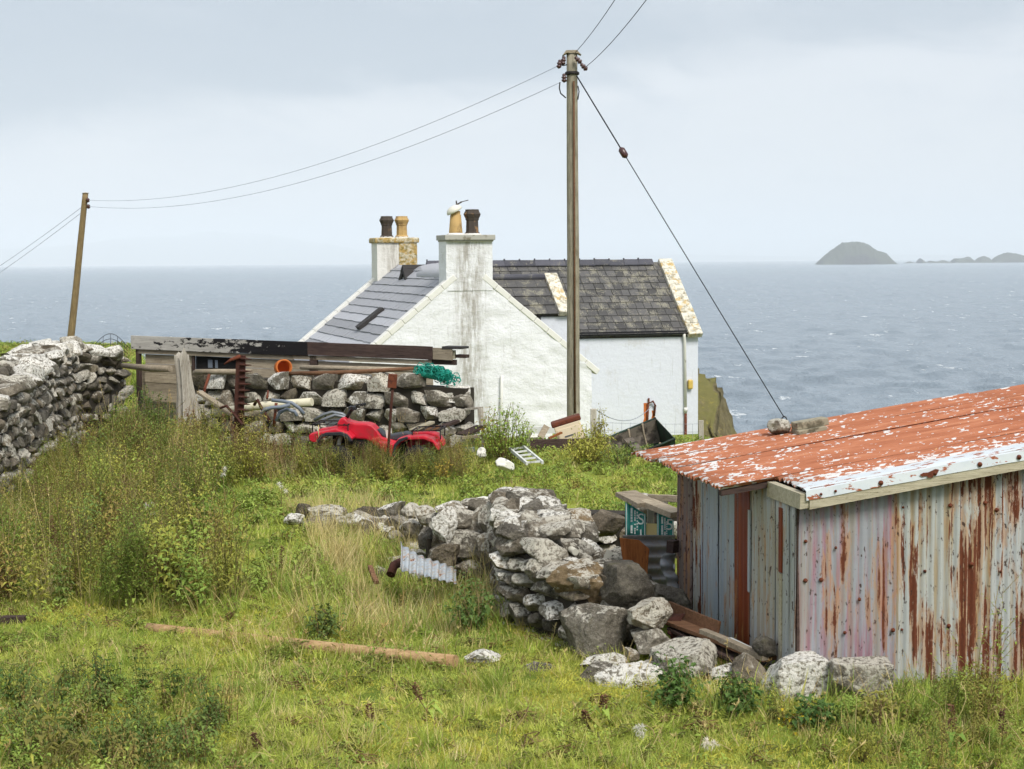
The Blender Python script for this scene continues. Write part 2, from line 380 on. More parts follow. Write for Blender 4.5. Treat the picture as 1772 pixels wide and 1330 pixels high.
m, t = material('lichen_gold'); p = t.coord('Object')
n = t.noise(p, 9, 7, 0.68); n2 = t.noise(t.shift(p, .4), 6.5, 7, 0.7)
c = t.ramp(n, [(0.35, C(128, 118, 86)), (0.55, C(206, 198, 176))])
c = t.mix(t.step(n2, 0.44, 0.54, 0, 0.85), c, C(176, 144, 76)); c = t.mix(t.step(t.noise(t.shift(p, .8), 10, 5, .6), .52, .62, 0, .8), c, C(112, 104, 56))
t.out(t.bsdf(c, 0.9, t.bump(n, 0.5, 0.03), spec=0.15)); M['lichen_gold'] = m
def slate_mat(key, a, b, lich, lc=C(142, 138, 122)):
    m, t = material(key); r = t.rand(); q = t.pos(); p = t.shift(q, r)
    n = t.noise(p, 9, 6, 0.66); n2 = t.noise(p, 34, 5, 0.7)
    c = t.mix(n, a, b); c = t.val(c, t.math('ADD', 0.66, t.math('MULTIPLY', r, 0.72)))
    f = t.step(t.math('ADD', t.math('MULTIPLY', t.noise(q, 3.0, 6, 0.65), 0.55), t.math('MULTIPLY', n2, 0.5)), lich, lich + 0.07, 0, 0.85)
    c = t.mix(f, c, lc)
    t.out(t.bsdf(c, 0.6, t.bump(n2, 0.5, 0.012), spec=0.35)); M[key] = m
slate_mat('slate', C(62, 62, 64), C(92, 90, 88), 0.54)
slate_mat('slate_sheen', C(146, 148, 154), C(172, 173, 178), 0.66)  # paler than the other slate: grazing sky reflection put into the base colour
slate_mat('ridge_tile', C(58, 58, 66), C(86, 86, 94), 0.58)

# corrugated iron
def iron(key, base, tint, tintc, rust, rcol=C(122, 66, 40), pit=0.6, k=9.0, dirt=0.3):
    m, t = material(key); p = t.coord('Object'); x, y, z = t.xyz(p); r = t.rand()
    s = t.scale(t.shift(p, r, 11.0), (k, k, 0.55)); sl = t.scale(t.shift(p, r, 5.0), (k * 0.55, k * 0.55, 0.9))
    n1 = t.noise(s, 1.6, 6, 0.62); n2 = t.noise(sl, 1.3, 7, 0.66, 0.3); n3 = t.noise(t.scale(p, (40, 40, 14)), 1.5, 5, 0.7)
    c = t.val(base, t.math('ADD', 0.86, t.math('MULTIPLY', n1, 0.3)))
    vl = t.math('ADD', t.math('MULTIPLY', t.math('COSINE', t.math('MULTIPLY', t.math('ADD', x, y), 88.5)), 0.5), 0.5)
    if tint: c = t.mix(t.step(n1, 0.44, 0.62, 0, tint), c, tintc)
    d = t.step(t.math('ADD', t.noise(t.scale(t.shift(p, .37), (k * 1.2, k * 1.2, 0.4)), 1.4, 5, .65), t.math('MULTIPLY', vl, 0.10)), 0.52, 0.68, 0, dirt); c = t.mix(d, c, C(156, 138, 108))
    halo = t.step(n2, rust - 0.06, rust + 0.01, 0, 0.55); c = t.mix(halo, c, C(176, 128, 78))
    st = t.noise(t.scale(t.shift(p, .77), (k * 2.6, k * 2.6, 0.5)), 1.3, 5, 0.6)
    rm = t.step(t.math('ADD', t.math('ADD', t.math('MULTIPLY', n2, 0.6), t.math('MULTIPLY', st, 0.4)), t.math('ADD', t.math('MULTIPLY', vl, 0.03), t.math('MULTIPLY', t.math('SUBTRACT', n3, 0.5), 0.10))), rust, rust + 0.025)
    rc = t.mix(n3, rcol, C(74, 42, 34)); c = t.mix(rm, c, rc)
    pt = t.step(t.math('ADD', t.noise(t.scale(p, (34, 34, 16)), 1.0, 4, .6), t.math('MULTIPLY', n1, 0.12)), pit, pit + 0.04, 0, 0.9); c = t.mix(pt, c, C(64, 46, 40))
    t.out(t.bsdf(c, t.math('ADD', 0.55, t.math('MULTIPLY', rm, 0.35)), t.bump(t.math('SUBTRACT', n3, rm), 0.25, 0.006), spec=0.3)); M[key] = m
iron('iron_pink', C(150, 153, 160), 0.72, C(150, 92, 108), 0.585, pit=0.69, dirt=0.4)
iron('iron_white', C(174, 176, 173), 0.35, C(150, 158, 162), 0.545, dirt=0.85, pit=0.68)
iron('iron_rusty', C(172, 174, 174), 0.4, C(170, 176, 186), 0.525, dirt=0.7, pit=0.66)
iron('iron_grey', C(172, 174, 172), 0.4, C(150, 158, 166), 0.61, k=13, dirt=0.65, pit=0.67)
iron('iron_blue', C(166, 174, 180), 0.6, C(140, 152, 164), 0.60, k=12, pit=0.70, dirt=0.5)
iron('iron_brown', C(126, 114, 108), 0.7, C(110, 84, 84), 0.56, k=14, rcol=C(96, 58, 48), pit=0.64)
iron('iron_strip', C(112, 48, 24), 0.6, C(142, 72, 30), 0.64, k=8, pit=0.75, dirt=0.0)
iron('iron_galv', C(160, 164, 170), 0.4, C(110, 114, 122), 0.68, k=3, pit=0.76)

m, t = material('iron_roof'); p = t.coord('Object'); x, y, z = t.xyz(p); r = t.rand()   # local x runs up the slope, y along the eaves
a1 = t.noise(t.scale(p, (6.0, 20, 1)), 1.5, 3, 0.5, 0.1); a2 = t.noise(t.scale(p, (14, 34, 1)), 1.6, 3, 0.55)
low = t.step(x, -0.2, 0.7, 0.05, 0.0); fr = t.step(y, 0.05, 0.75, 0.085, 0.0); big = t.math('MULTIPLY', t.math('SUBTRACT', t.noise(p, 1.3, 3, .5), 0.5), 0.14)
f = t.math('ADD', t.math('ADD', t.math('ADD', t.math('MULTIPLY', a1, 0.55), t.math('MULTIPLY', a2, 0.45)), low), t.math('ADD', fr, big))
red = t.ramp(t.noise(t.scale(p, (1.0, 7, 1)), 1.4, 6, 0.65), [(0.3, C(146, 86, 58)), (0.55, C(170, 108, 78)), (0.75, C(190, 134, 102))])
red = t.mix(t.step(t.noise(p, 20, 5, .7), .6, .72, 0, .5), red, C(128, 62, 44))
wht = t.mix(t.noise(p, 12, 4, .6), C(214, 214, 214), C(190, 188, 186))
c = t.mix(t.step(f, 0.582, 0.596), red, wht); c = t.mix(t.step(t.noise(t.scale(t.shift(p, .6), (9, 22, 1)), 1.7, 4, .6), .70, .73), c, C(206, 164, 110))
t.out(t.bsdf(c, 0.7, t.bump(t.step(f, 0.582, 0.596), -0.2, 0.004), spec=0.25)); M['iron_roof'] = m
m, t = material('flashing'); p = t.coord('Object'); n = t.noise(t.scale(p, (3, 8, 8)), 2.2, 6, .65)
c = t.mix(t.step(n, .575, .61), t.mix(t.noise(p, 9, 5, .6), C(212, 216, 218), C(184, 194, 202)), C(150, 84, 52)); t.out(t.bsdf(c, .55, t.bump(n, .15, .006), spec=.3)); M['flashing'] = m
m, t = material('teal_sheet'); p = t.coord('Object'); n = t.noise(p, 6, 5, .6)
c = t.mix(t.step(n, .5, .7, 0, .5), C(70, 158, 150), C(44, 122, 118)); t.out(t.bsdf(c, .55, t.bump(n, .1, .005))); M['teal_sheet'] = m
simple('print_white', C(216, 226, 222), 0.6, 0.12, 12, 0.0)

# foliage
def leaf_mat(key, a, b, dry, dryf=0.2, world=0.35, trans=0.25, rough=0.65):
    m, t = material(key); r = t.rand(); q = t.pos()
    n = t.noise(q, 0.55, 4, 0.6); n2 = t.noise(q, 5.0, 3, 0.6)
    f = t.math('ADD', t.math('MULTIPLY', t.step(n, 0.32, 0.68), 0.5), t.math('ADD', t.math('MULTIPLY', r, 0.35), t.math('MULTIPLY', n2, 0.2)), clamp=True)
    c = t.mix(f, a, b)
    r2 = t.math('FRACT', t.math('MULTIPLY', r, 17.3)); c = t.mix(t.step(r2, 1 - dryf - 0.02, 1 - dryf + 0.02, 0, 0.8), c, dry)
    c = t.val(c, t.math('ADD', 0.78, t.math('MULTIPLY', t.math('FRACT', t.math('MULTIPLY', r, 7.1)), 0.44)))
    b1 = t.bsdf(c, rough, spec=0.25); tr = t.n('ShaderNodeBsdfTranslucent', c).outputs[0]
    mx = t.n('ShaderNodeMixShader', trans, b1, tr); t.out(mx.outputs[0]); M[key] = m
leaf_mat('grass', C(124, 154, 58), C(208, 210, 104), C(220, 212, 130), 0.13, trans=0.4)
leaf_mat('grass_moss', C(172, 178, 70), C(216, 208, 98), C(196, 180, 80), 0.2, trans=0.4)
leaf_mat('grass_dry', C(172, 160, 92), C(206, 192, 132), C(220, 206, 156), 0.3)
leaf_mat('nettle', C(82, 108, 54), C(128, 144, 72), C(140, 130, 66), 0.12)
leaf_mat('weed_olive', C(132, 138, 60), C(192, 188, 88), C(170, 146, 88), 0.22)
leaf_mat('weed_green', C(106, 138, 58), C(168, 182, 86), C(160, 150, 76), 0.15)
leaf_mat('stalk_brown', C(96, 80, 52), C(134, 116, 78), C(168, 150, 104), 0.3, trans=0.1)
leaf_mat('stalk_green', C(100, 104, 52), C(134, 132, 70), C(120, 92, 60), 0.3, trans=0.1)
leaf_mat('dock_brown', C(92, 62, 50), C(128, 90, 68), C(132, 98, 70), 0.2, trans=0.1)
leaf_mat('bramble', C(62, 94, 44), C(98, 124, 60), C(150, 140, 60), 0.08)
leaf_mat('straw', C(196, 176, 116), C(214, 198, 146), C(180, 150, 96), 0.2)
leaf_mat('bracken', C(160, 138, 58), C(184, 160, 74), C(140, 104, 50), 0.3)
leaf_mat('fluff', C(222, 218, 208), C(236, 232, 224), C(206, 198, 184), 0.2)
leaf_mat('yellow_leaf', C(206, 180, 40), C(214, 190, 60), C(190, 160, 40), 0.2)

m, t = material('ground'); p = t.pos(); n = t.noise(p, 0.6, 5, .6); n2 = t.noise(p, 7, 6, .65); n3 = t.noise(p, 60, 4, .7)
c = t.mix(t.step(n, .35, .65), C(114, 136, 54), C(164, 170, 78)); c = t.mix(t.step(n2, .5, .7, 0, .7), c, C(104, 96, 50))
c = t.mix(t.step(n3, .5, .75, 0, .6), c, C(60, 66, 30)); t.out(t.bsdf(c, .95, t.bump(t.math('ADD', n2, n3), .8, .06), spec=.1)); M['ground'] = m
m, t = material('sea'); p = t.pos()
s1 = t.noise(t.scale(p, (0.16, 0.07, 1)), 1.0, 7, .68, .3); s2 = t.noise(t.scale(p, (0.8, 0.25, 1)), 1.0, 5, .7); s3 = t.noise(t.scale(p, (.012, .004, 1)), 1.0, 4, .6)
cap = t.noise(t.scale(p, (.16, .05, 1)), 1.0, 5, .6, .2); cap2 = t.noise(t.scale(p, (.9, .3, 1)), 1.0, 4, .7)
foam = t.step(t.math('ADD', t.math('MULTIPLY', cap, .8), t.math('MULTIPLY', cap2, .34)), .705, .75)
col = t.mix(s3, C(120, 134, 145), C(138, 151, 161)); col = t.mix(t.math('MULTIPLY', foam, .8), col, C(226, 230, 232))  # water tones lightened so the colour carries more of the sky's reflection
h = t.math('ADD', s1, t.math('MULTIPLY', s2, .45))
t.out(t.bsdf(col, t.math('ADD', .24, t.math('MULTIPLY', foam, .6)), t.bump(h, 0.9, 2.2), spec=.5, IOR=1.33)); M['sea'] = m
m, t = material('island_rock'); p = t.pos(); n = t.noise(p, .02, 6, .65); z = t.nz()
c = t.mix(t.step(t.math('ADD', z, t.math('MULTIPLY', n, .5)), .65, .95), C(64, 63, 64), C(74, 78, 66)); t.out(t.bsdf(c, .95, t.bump(n, .6, 12.0), spec=.05)); M['island_rock'] = m
m, t = material('hill_far'); p = t.pos(); n = t.noise(p, .001, 5, .6); t.out(t.bsdf(t.mix(n, C(74, 82, 58), C(96, 90, 66)), .95, spec=.05)); M['hill_far'] = m
m, t = material('haze_air'); v = t.n('ShaderNodeVolumePrincipled'); v.inputs['Color'].default_value = (.90, .955, 1, 1); v.inputs['Density'].default_value = 7.4e-5; v.inputs['Anisotropy'].default_value = -0.20
t.out(v.outputs[0], 'Volume'); M['haze_air'] = m
# ------------------------------------------------------------------ ground
PROF = [(-12, 2.1), (0, 1.75), (5, 0.95), (8, 0.38), (11, 0.07), (14, -0.03), (20, 0.0), (28, 0.0), (33, -0.2), (38, -0.85), (42, -1.4), (50, -1.6), (56, -2.3), (60, -3.5)]
def prof(y):
    if y <= PROF[0][0]: return PROF[0][1]
    for (a, za), (b, zb) in zip(PROF, PROF[1:]):
        if y <= b: return lerp(za, zb, sstep(a, b, y) * 0.4 + 0.6 * (y - a) / (b - a))
    return PROF[-1][1]
def coast(x):   # distance ahead at which the land breaks off to the sea
    if x < -11: return lerp(56, 66, sstep(-11, -17, x))
    if x < 4.9: return 56.0
    return lerp(56, 40, sstep(4.9, 6.0, x)) if x < 6.0 else lerp(40, 33.5, sstep(6.0, 9.0, x))
def gz(x, y):
    z = prof(y)
    z += 0.6 * sstep(-9.0, -13.5, x + 0.10 * (y - 34)) * sstep(28, 40, y) * 1.0
    if x < -7 and y > 36: z = lerp(z, 0.62 - 0.012 * (y - 45), sstep(-0.208, -0.228, x / y) * sstep(36, 44, y))
    z -= 0.30 * math.exp(-((x + 1.1) / 0.7) ** 2 - ((y - 17.2) / 1.8) ** 2)
    z += 0.10 * math.exp(-((x + 3.2) / 1.2) ** 2 - ((y - 20.0) / 5.0) ** 2)
    z += 0.06 * mnoise.noise(Vector((x * 0.35, y * 0.35, 3.0))) + 0.035 * mnoise.noise(Vector((x * 1.3, y * 1.3, 8.0)))
    e = y - coast(x) - 0.8 * mnoise.noise(Vector((x * 0.4, 0, 5)))
    if e > 0: z -= e * (0.5 + 1.3 * min(1, e / 4))
    return max(z, -26.0)
xs = np.concatenate([np.linspace(-70, -22, 25)[:-1], np.linspace(-22, 14, 181)[:-1], np.linspace(14, 60, 24)])
ys = np.concatenate([np.linspace(-14, 7, 22)[:-1], np.linspace(7, 34, 136)[:-1], np.linspace(34, 76, 71)])
nx, ny = len(xs), len(ys)
vs = [(x, y, gz(x, y)) for y in ys for x in xs]
fs = [(j * nx + i, j * nx + i + 1, (j + 1) * nx + i + 1, (j + 1) * nx + i) for j in range(ny - 1) for i in range(nx - 1)]
me = bpy.data.meshes.new('ground'); me.from_pydata(vs, [], fs); me.polygons.foreach_set('use_smooth', [True] * len(fs)); me.materials.append(M['ground'])
ground = bpy.data.objects.new('ground', me); COL.objects.link(ground); tag(ground, 'rough green grassy ground sloping to the sea', None, kind='structure')
# ------------------------------------------------------------------ sea
SEA = CZ - 25.0
rows = np.geomspace(60, 90000, 620); cols = np.linspace(R(-42), R(42), 560)
X = rows[:, None] * np.sin(cols)[None, :]; Y = rows[:, None] * np.cos(cols)[None, :]
rs = np.random.RandomState(5); Z = np.zeros_like(X)
for i in range(26):
    wl = 4.5 * (1.13 ** i) if i < 14 else rs.uniform(6, 20); th = rs.normal(math.pi * 0.42, 0.5); k = 2 * math.pi / wl; ph = rs.uniform(0, 6.28)
    amp = 0.021 * wl ** 0.85 * 0.55
    s_ = np.sin(k * (X * math.cos(th) + Y * math.sin(th)) + ph + 0.8 * np.sin(0.13 * k * (X * math.sin(th) - Y * math.cos(th)) + ph * 2))
    fade = np.clip((wl * 420.0) / np.maximum(rows, 1)[:, None] - 0.6, 0, 1)
    Z += amp * fade * (1 - np.abs(s_)) ** 1.3 * 1.25
Z += SEA - 0.25
vs = np.stack([X, Y, Z], -1).reshape(-1, 3); nr, nc = X.shape
idx = np.arange(nr * nc).reshape(nr, nc)
q = np.stack([idx[:-1, :-1], idx[:-1, 1:], idx[1:, 1:], idx[1:, :-1]], -1).reshape(-1, 4)[:, ::-1]
me = bpy.data.meshes.new('sea'); me.vertices.add(len(vs)); me.vertices.foreach_set('co', vs.ravel()); me.loops.add(q.size); me.loops.foreach_set('vertex_index', q.ravel())
me.polygons.add(len(q)); me.polygons.foreach_set('loop_start', np.arange(0, q.size, 4)); me.polygons.foreach_set('use_smooth', [True] * len(q)); me.update(calc_edges=True); me.materials.append(M['sea'])
sea = bpy.data.objects.new('sea', me); COL.objects.link(sea); tag(sea, 'grey blue sea with scattered whitecaps', None, kind='structure')
# ------------------------------------------------------------------ islands, far hills, crag
def dome(name, label, outline, D, depth, seed, mat_, base=SEA, nseg=100):
    """a ridge whose skyline follows the outline [(px, py)], standing at distance D"""
    px0, px1 = outline[0][0], outline[-1][0]; mb = MB(); nd = 24; grid = []
    for i in range(nseg + 1):
        px = lerp(px0, px1, i / nseg)
        for (a, ya), (b, yb) in zip(outline, outline[1:]):
            if a <= px <= b: py = lerp(ya, yb, (px - a) / (b - a)); break
        top = P(px, py, D); hgt = max(top.z - base, 0.0)
        hgt *= 1 + 0.04 * mnoise.noise(Vector((i * 27.0 / nseg, seed, 0)))
        row = []
        for j in range(nd + 1):
            t_ = j / nd * 2 - 1; prof_ = max(0, 1 - abs(t_) ** 2.2) ** 0.6
            z_ = hgt * prof_ * (1 + 0.07 * mnoise.fractal(Vector((i * 30.0 / nseg, j * 0.6, seed)), 0.7, 2.1, 4))
            row.append(Vector((top.x * (1 + t_ * depth * 0.3 / D), D + t_ * depth, base - 2 + z_)))
        grid.append(row)
    vs_ = [p for r_ in grid for p in r_]; n_ = nd + 1
    fs_ = [(i * n_ + j, (i + 1) * n_ + j, (i + 1) * n_ + j + 1, i * n_ + j + 1) for i in range(nseg) for j in range(nd)]
    mb.add(vs_, fs_, True); return mb.obj(name, mat_, label, None, kind='structure')
dome('island', 'steep rounded island far out on the sea', [(1414, 459), (1420, 449), (1436, 434), (1458, 419), (1484, 417), (1502, 423), (1516, 433), (1530, 436), (1538, 445), (1548, 458)], 7700, 160, 1.3, M['island_rock'])
isl = [([(1564, 455), (1574, 451.5), (1586, 455)], 'lowest skerry beside the rounded island', 2.2),
       ([(1588, 455), (1592, 446), (1603, 455)], 'small pointed sea stack left of the skerry row', 3.1), ([(1603, 455), (1610, 450), (1622, 452), (1632, 449), (1648, 455)], 'long low skerry in the middle of the row', 4.4),
       ([(1646, 454), (1652, 446), (1664, 446), (1676, 443), (1688, 454)], 'twin humped islet on the horizon', 5.7), ([(1686, 454), (1694, 445), (1702, 442), (1710, 445), (1716, 454)], 'round islet beside the largest right hand one', 6.2),
       ([(1714, 454), (1724, 443), (1740, 436), (1760, 438), (1772, 442), (1800, 440), (1820, 454)], 'grassy islet cut by the right edge', 7.9)]
for ol, lb, sd in isl: dome('islet', lb, ol, 9000, 110, sd, M['island_rock'], nseg=26)
dome('hills', 'faint hazy hills across the sea', [(-260, 446), (-100, 432), (0, 432), (100, 428), (160, 420), (220, 412), (320, 408), (370, 404), (440, 403), (500, 412), (560, 422), (640, 434), (760, 444), (900, 450)], 47000, 4000, 9.1, M['hill_far'], nseg=50)
dome('hills', 'very faint low hills behind the rounded island', [(960, 449), (1060, 442), (1180, 440), (1300, 442), (1420, 444), (1560, 440), (1700, 442), (1900, 447)], 46000, 4000, 12.4, M['hill_far'], nseg=40)
# crag below the gable end of the wing, falling to the sea
mb = MB(); n_i, n_j = 50, 44; g = []
top_ol = [(1120, 640), (1190, 634), (1210, 648), (1230, 658), (1246, 686), (1256, 712), (1266, 733), (1282, 756), (1296, 800), (1320, 880)]
for i in range(n_i + 1):
    px = lerp(1120, 1320, i / n_i)
    for (a, ya), (b, yb) in zip(top_ol, top_ol[1:]):
        if a <= px <= b: py = lerp(ya, yb, (px - a) / (b - a)); break
    top = P(px, py, 58)
    for j in range(n_j + 1):
        t_ = j / n_j; v = Vector((top.x - 0.5 * t_, 58 - 9 * t_ ** 0.8, top.z - 0.2 * t_ - 13 * t_ ** 1.35))
        nn = Vector((i * 0.17, j * 0.2, 2.0)); v += Vector((0.42, 0.7, 0.32)) * mnoise.fractal(nn, 0.8, 2.1, 6) * (0.25 if j == 0 else 1)
        g.append(v)
for i in range(n_i + 1):   # back side
    pass
n_ = n_j + 1; mb.add(g, [(i * n_ + j, (i + 1) * n_ + j, (i + 1) * n_ + j + 1, i * n_ + j + 1) for i in range(n_i) for j in range(n_j)], True)
bk = [Vector((g[i * n_].x, 66, g[i * n_].z - 16)) for i in range(n_i + 1)]
b0 = [g[i * n_] for i in range(n_i + 1)]
mb.add(b0 + bk, [(i, i + 1, n_i + 2 + i, n_i + 1 + i) for i in range(n_i)], True)
mb.obj('cliff', M['crag'], 'grassy rock cliff dropping away behind the right end of the house', None, kind='structure')
# ------------------------------------------------------------------ haze over the sea
hz = MB().box((0, 24000, (760 + SEA - 2) / 2), (110000, 64000, 760 - SEA + 2)).obj('haze', M['haze_air'], 'pale sea haze', None, kind='stuff')
# ------------------------------------------------------------------ the white cottage; local x = along the gable to the right, y = back along the ridge
HROT = Matrix.Rotation(R(16.5), 3, 'Z')
house = thing('cottage', 'white harled cottage with slate roofs and two chimneys above the sea', 'cottage', (P(812, 470, 42).x, 42, -1.75), HROT)
hz0 = -1.75; RZ = CZ - 0.10 - hz0            # ridge height, local
WZ = CZ - 2.74 - hz0                         # height of the cottage wallhead
HW, LEN = 3.22, 9.0
def L(mb, name, m_, parent=house, bevel=0.0): return mb.part(name, m_, parent, True, bevel)
slope = (RZ - WZ) / HW
# gables, with the flues standing on them
mb = MB()
def gable(mb, y0, y1, hw, wz, rz, x0=0.0):
    poly = [(-hw, -1.2), (hw, -1.2), (hw, wz), (0, rz), (-hw, wz)]
    mb.prism(poly, y0, y1, lambda u, v, w_: Vector((x0 + u, w_, v)))
# finely divided near gable so that the rough masonry shows as real relief
gmb = MB(); nxg, nzg = 64, 56; gv = []; keep = {}
for j in range(nzg + 1):
    for i in range(nxg + 1):
        u = lerp(-HW, HW, i / nxg); topz = RZ - abs(u) * slope - 0.01
        z_ = lerp(-1.2, topz, j / nzg)
        dsp = 0.028 * mnoise.fractal(Vector((u * 1.5, z_ * 2.6, 4)), 0.8, 2.1, 4) + 0.02 * mnoise.noise(Vector((u * 5, z_ * 7, 1)))
        gv.append((u, -0.02 - dsp, z_))
gmb.add(gv, [(j * (nxg + 1) + i, j * (nxg + 1) + i + 1, (j + 1) * (nxg + 1) + i + 1, (j + 1) * (nxg + 1) + i) for j in range(nzg) for i in range(nxg)], True)
gable(gmb, 0.06, 0.6, HW - 0.003, WZ, RZ - 0.02)
gab = L(gmb, 'gable_wall', M['harl_gable']); gab['label'] = 'rough whitewashed gable with a damp stain down its middle'
mb = MB(); gable(mb, LEN - 0.6, LEN, HW, WZ, RZ - 0.02); L(mb, 'gable_wall', M['harl_wing'])
mb = MB().box((-HW + 0.27, LEN / 2, (WZ - 1.2) / 2), (0.5, LEN - 1.24, WZ + 1.2)); L(mb, 'side_wall', M['harl_gable'])
mb = MB().box((HW - 0.27, LEN / 2, (WZ - 1.2) / 2), (0.5, LEN - 1.24, WZ + 1.2)); L(mb, 'side_wall', M['harl_wing'])
# roof body and slate courses on the visible slope
sl = math.atan(slope); cs, sn = math.cos(sl), math.sin(sl)
def on_roof(side, t_, y, h):   # t_ metres down from the ridge, h above the boards
    return Vector((side * (t_ * cs + h * sn), y, RZ - t_ * sn + h * cs))
SLEN = HW / cs + 0.12
rb = MB()
for side in (-1, 1):
    rb.hexa([on_roof(side, 0.0, 0.3, -0.14), on_roof(side, SLEN, 0.3, -0.14), on_roof(side, SLEN, LEN - 0.3, -0.14), on_roof(side, 0.0, LEN - 0.3, -0.14),
             on_roof(side, 0.0, 0.3, -0.02), on_roof(side, SLEN, 0.3, -0.02), on_roof(side, SLEN, LEN - 0.3, -0.02), on_roof(side, 0.0, LEN - 0.3, -0.02)])
roof = L(rb, 'roof', M['bitumen'])
rr = random.Random(11)
for k in range(14):
    t0 = SLEN - k * 0.31; t1 = max(t0 - 0.39, 0.02)
    if t0 < 0.15: break
    cm = MB(); y = 0.36
    while y < LEN - 0.4:
        w_ = min(rr.uniform(0.20, 0.30), LEN - 0.36 - y); e = rr.uniform(0, 0.012); j = rr.uniform(-0.012, 0.012)
        cm.hexa([on_roof(-1, t1, y, -0.012), on_roof(-1, t0 + j, y, 0.012), on_roof(-1, t0 + j, y + w_ - 0.006, 0.012), on_roof(-1, t1, y + w_ - 0.006, -0.012),
                 on_roof(-1, t1, y, 0.0), on_roof(-1, t0 + j, y, 0.026 + e), on_roof(-1, t0 + j, y + w_ - 0.006, 0.026 + e), on_roof(-1, t1, y + w_ - 0.006, 0.0)])
        y += w_
    L(cm, 'slate_course', M['slate_sheen'], roof)
cm = MB()
for k in range(20):
    t0 = SLEN - k * 0.21; t1 = max(t0 - 0.3, 0.0)
    if t0 < 0.1: break
    cm.hexa([on_roof(1, t1, .36, -.012), on_roof(1, t0, .36, .012), on_roof(1, t0, LEN - .36, .012), on_roof(1, t1, LEN - .36, -.012), on_roof(1, t1, .36, 0), on_roof(1, t0, .36, .03), on_roof(1, t0, LEN - .36, .03), on_roof(1, t1, LEN - .36, 0)])
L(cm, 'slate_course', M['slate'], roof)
# lead ridge, sagging
rg = MB(); pr = []
for i in range(25):
    y = lerp(0.75, LEN - 0.9, i / 24); s_ = -0.11 * math.exp(-((y - 6.2) / 1.6) ** 2) + 0.02 * mnoise.noise(Vector((y * 1.7, 0, 3)))
    pr.append([Vector((-0.42, y, RZ - 0.42 * slope + 0.05 + s_)), Vector((0, y, RZ + 0.07 + s_)), Vector((0.42, y, RZ - 0.42 * slope + 0.05 + s_))])
rg.add([p for r_ in pr for p in r_], [(i * 3 + k, i * 3 + k + 1, i * 3 + k + 4, i * 3 + k + 3) for i in range(24) for k in range(2)], True)
o = L(rg, 'ridge_lead', M['slate_sheen'], roof); so = o.modifiers.new('solid', 'SOLIDIFY'); so.thickness = 0.03
# raised skews along the gables
for y0, y1, nm in ((-0.04, 0.27, 'skew'), (LEN - 0.30, LEN + 0.03, 'skew')):
    for side in (-1, 1):
        sk = MB(); n_ = 9; t_a, t_b = 0.45, SLEN + 0.10
        for k in range(n_):
            a, b = lerp(t_a, t_b, k / n_), lerp(t_a, t_b, (k + 1) / n_) - 0.004; e = rr.uniform(0, .015)
            sk.hexa([on_roof(side, a, y0, -0.05), on_roof(side, b, y0, -0.05), on_roof(side, b, y1, -0.05), on_roof(side, a, y1, -0.05),
                     on_roof(side, a, y0, 0.095 + e), on_roof(side, b, y0, 0.095 + e), on_roof(side, b, y1, 0.095 + e), on_roof(side, a, y1, 0.095 + e)])
        L(sk, nm, M['skew_white'], bevel=0.02)
# chimneys
def flue(y0, y1, hw, ztop, m_, zbot, name='chimney'):
    mb = MB(); n_ = 12; ring = []
    for k in range(n_ + 1):
        z_ = lerp(zbot, ztop, k / n_); fl = 0.0; w_ = hw + fl + 0.008 * mnoise.noise(Vector((k * 0.7, y0, 2)))
        ring.append([Vector((-w_, y0, z_)), Vector((w_, y0, z_)), Vector((w_, y1, z_)), Vector((-w_, y1, z_))])
    fs_ = [(3, 2, 1, 0)]
    for k in range(n_):
        for e in range(4): fs_.append((k * 4 + e, k * 4 + (e + 1) % 4, k * 4 + 4 + (e + 1) % 4, k * 4 + 4 + e))
    fs_.append(tuple(n_ * 4 + e for e in range(4))); mb.add([p for r_ in ring for p in r_], fs_)
    return L(mb, name, m_)
CT = CZ + 0.54 - hz0
ch1 = flue(-0.030, 0.72, 0.60, CT, M['harl_gable'], RZ - 0.62); ch1['label'] = 'tall near white chimney breast streaked grey'
o = L(MB().box((0, 0.32, CT + 0.065), (1.30, 0.92, 0.13)).box((0, 0.32, CT - 0.02), (1.23, 0.85, 0.04)), 'cap', M['flue_cap'], ch1, 0.015)
CT2 = CZ + 0.60 - hz0
ch2 = flue(LEN - 0.78, LEN + 0.03, 0.60, CT2, M['harl_chimney'], RZ - 1.35); ch2['label'] = 'far chimney half covered in yellow lichen'
o = L(MB().box((0, LEN - 0.37, CT2 + 0.05), (1.34, 0.95, 0.16)), 'cap', M['lichen_gold'], ch2, 0.04)
o = L(MB().box((0.335, LEN - 0.79, CT2 - 0.42), (0.55, 0.03, 0.80)), 'lichen_patch', M['lichen_gold'], ch2, 0.01)
def pot(x, y, z, prof_, m_, par, n=8, tilt=None):
    mt = tilt if tilt is not None else Matrix.Identity(3)
    return L(MB().lathe(prof_, (x, y, z), n, mt, n > 10), 'chimney_pot', m_, par)
octp = [(0.20, 0), (0.20, 0.05), (0.165, 0.08), (0.155, 0.36), (0.175, 0.38), (0.175, 0.41), (0.20, 0.46), (0.225, 0.52), (0.18, 0.60), (0.175, 0.64), (0.14, 0.64), (0.12, 0.45)]
p_ = pot(0.17, 0.3, CT + 0.13, octp, M['clay_soot'], ch1); p_['label'] = 'soot dark octagonal chimney pot'
p_ = pot(-0.26, 0.3, CT + 0.13, [(0.175, 0), (0.17, 0.1), (0.135, 0.50), (0.12, 0.51), (0.12, 0.60), (0.10, 0.60), (0.10, 0.4)], M['clay_buff'], ch1, 16); p_['label'] = 'buff tapering chimney pot'
tl = Matrix.Rotation(R(-28), 3, 'Y')
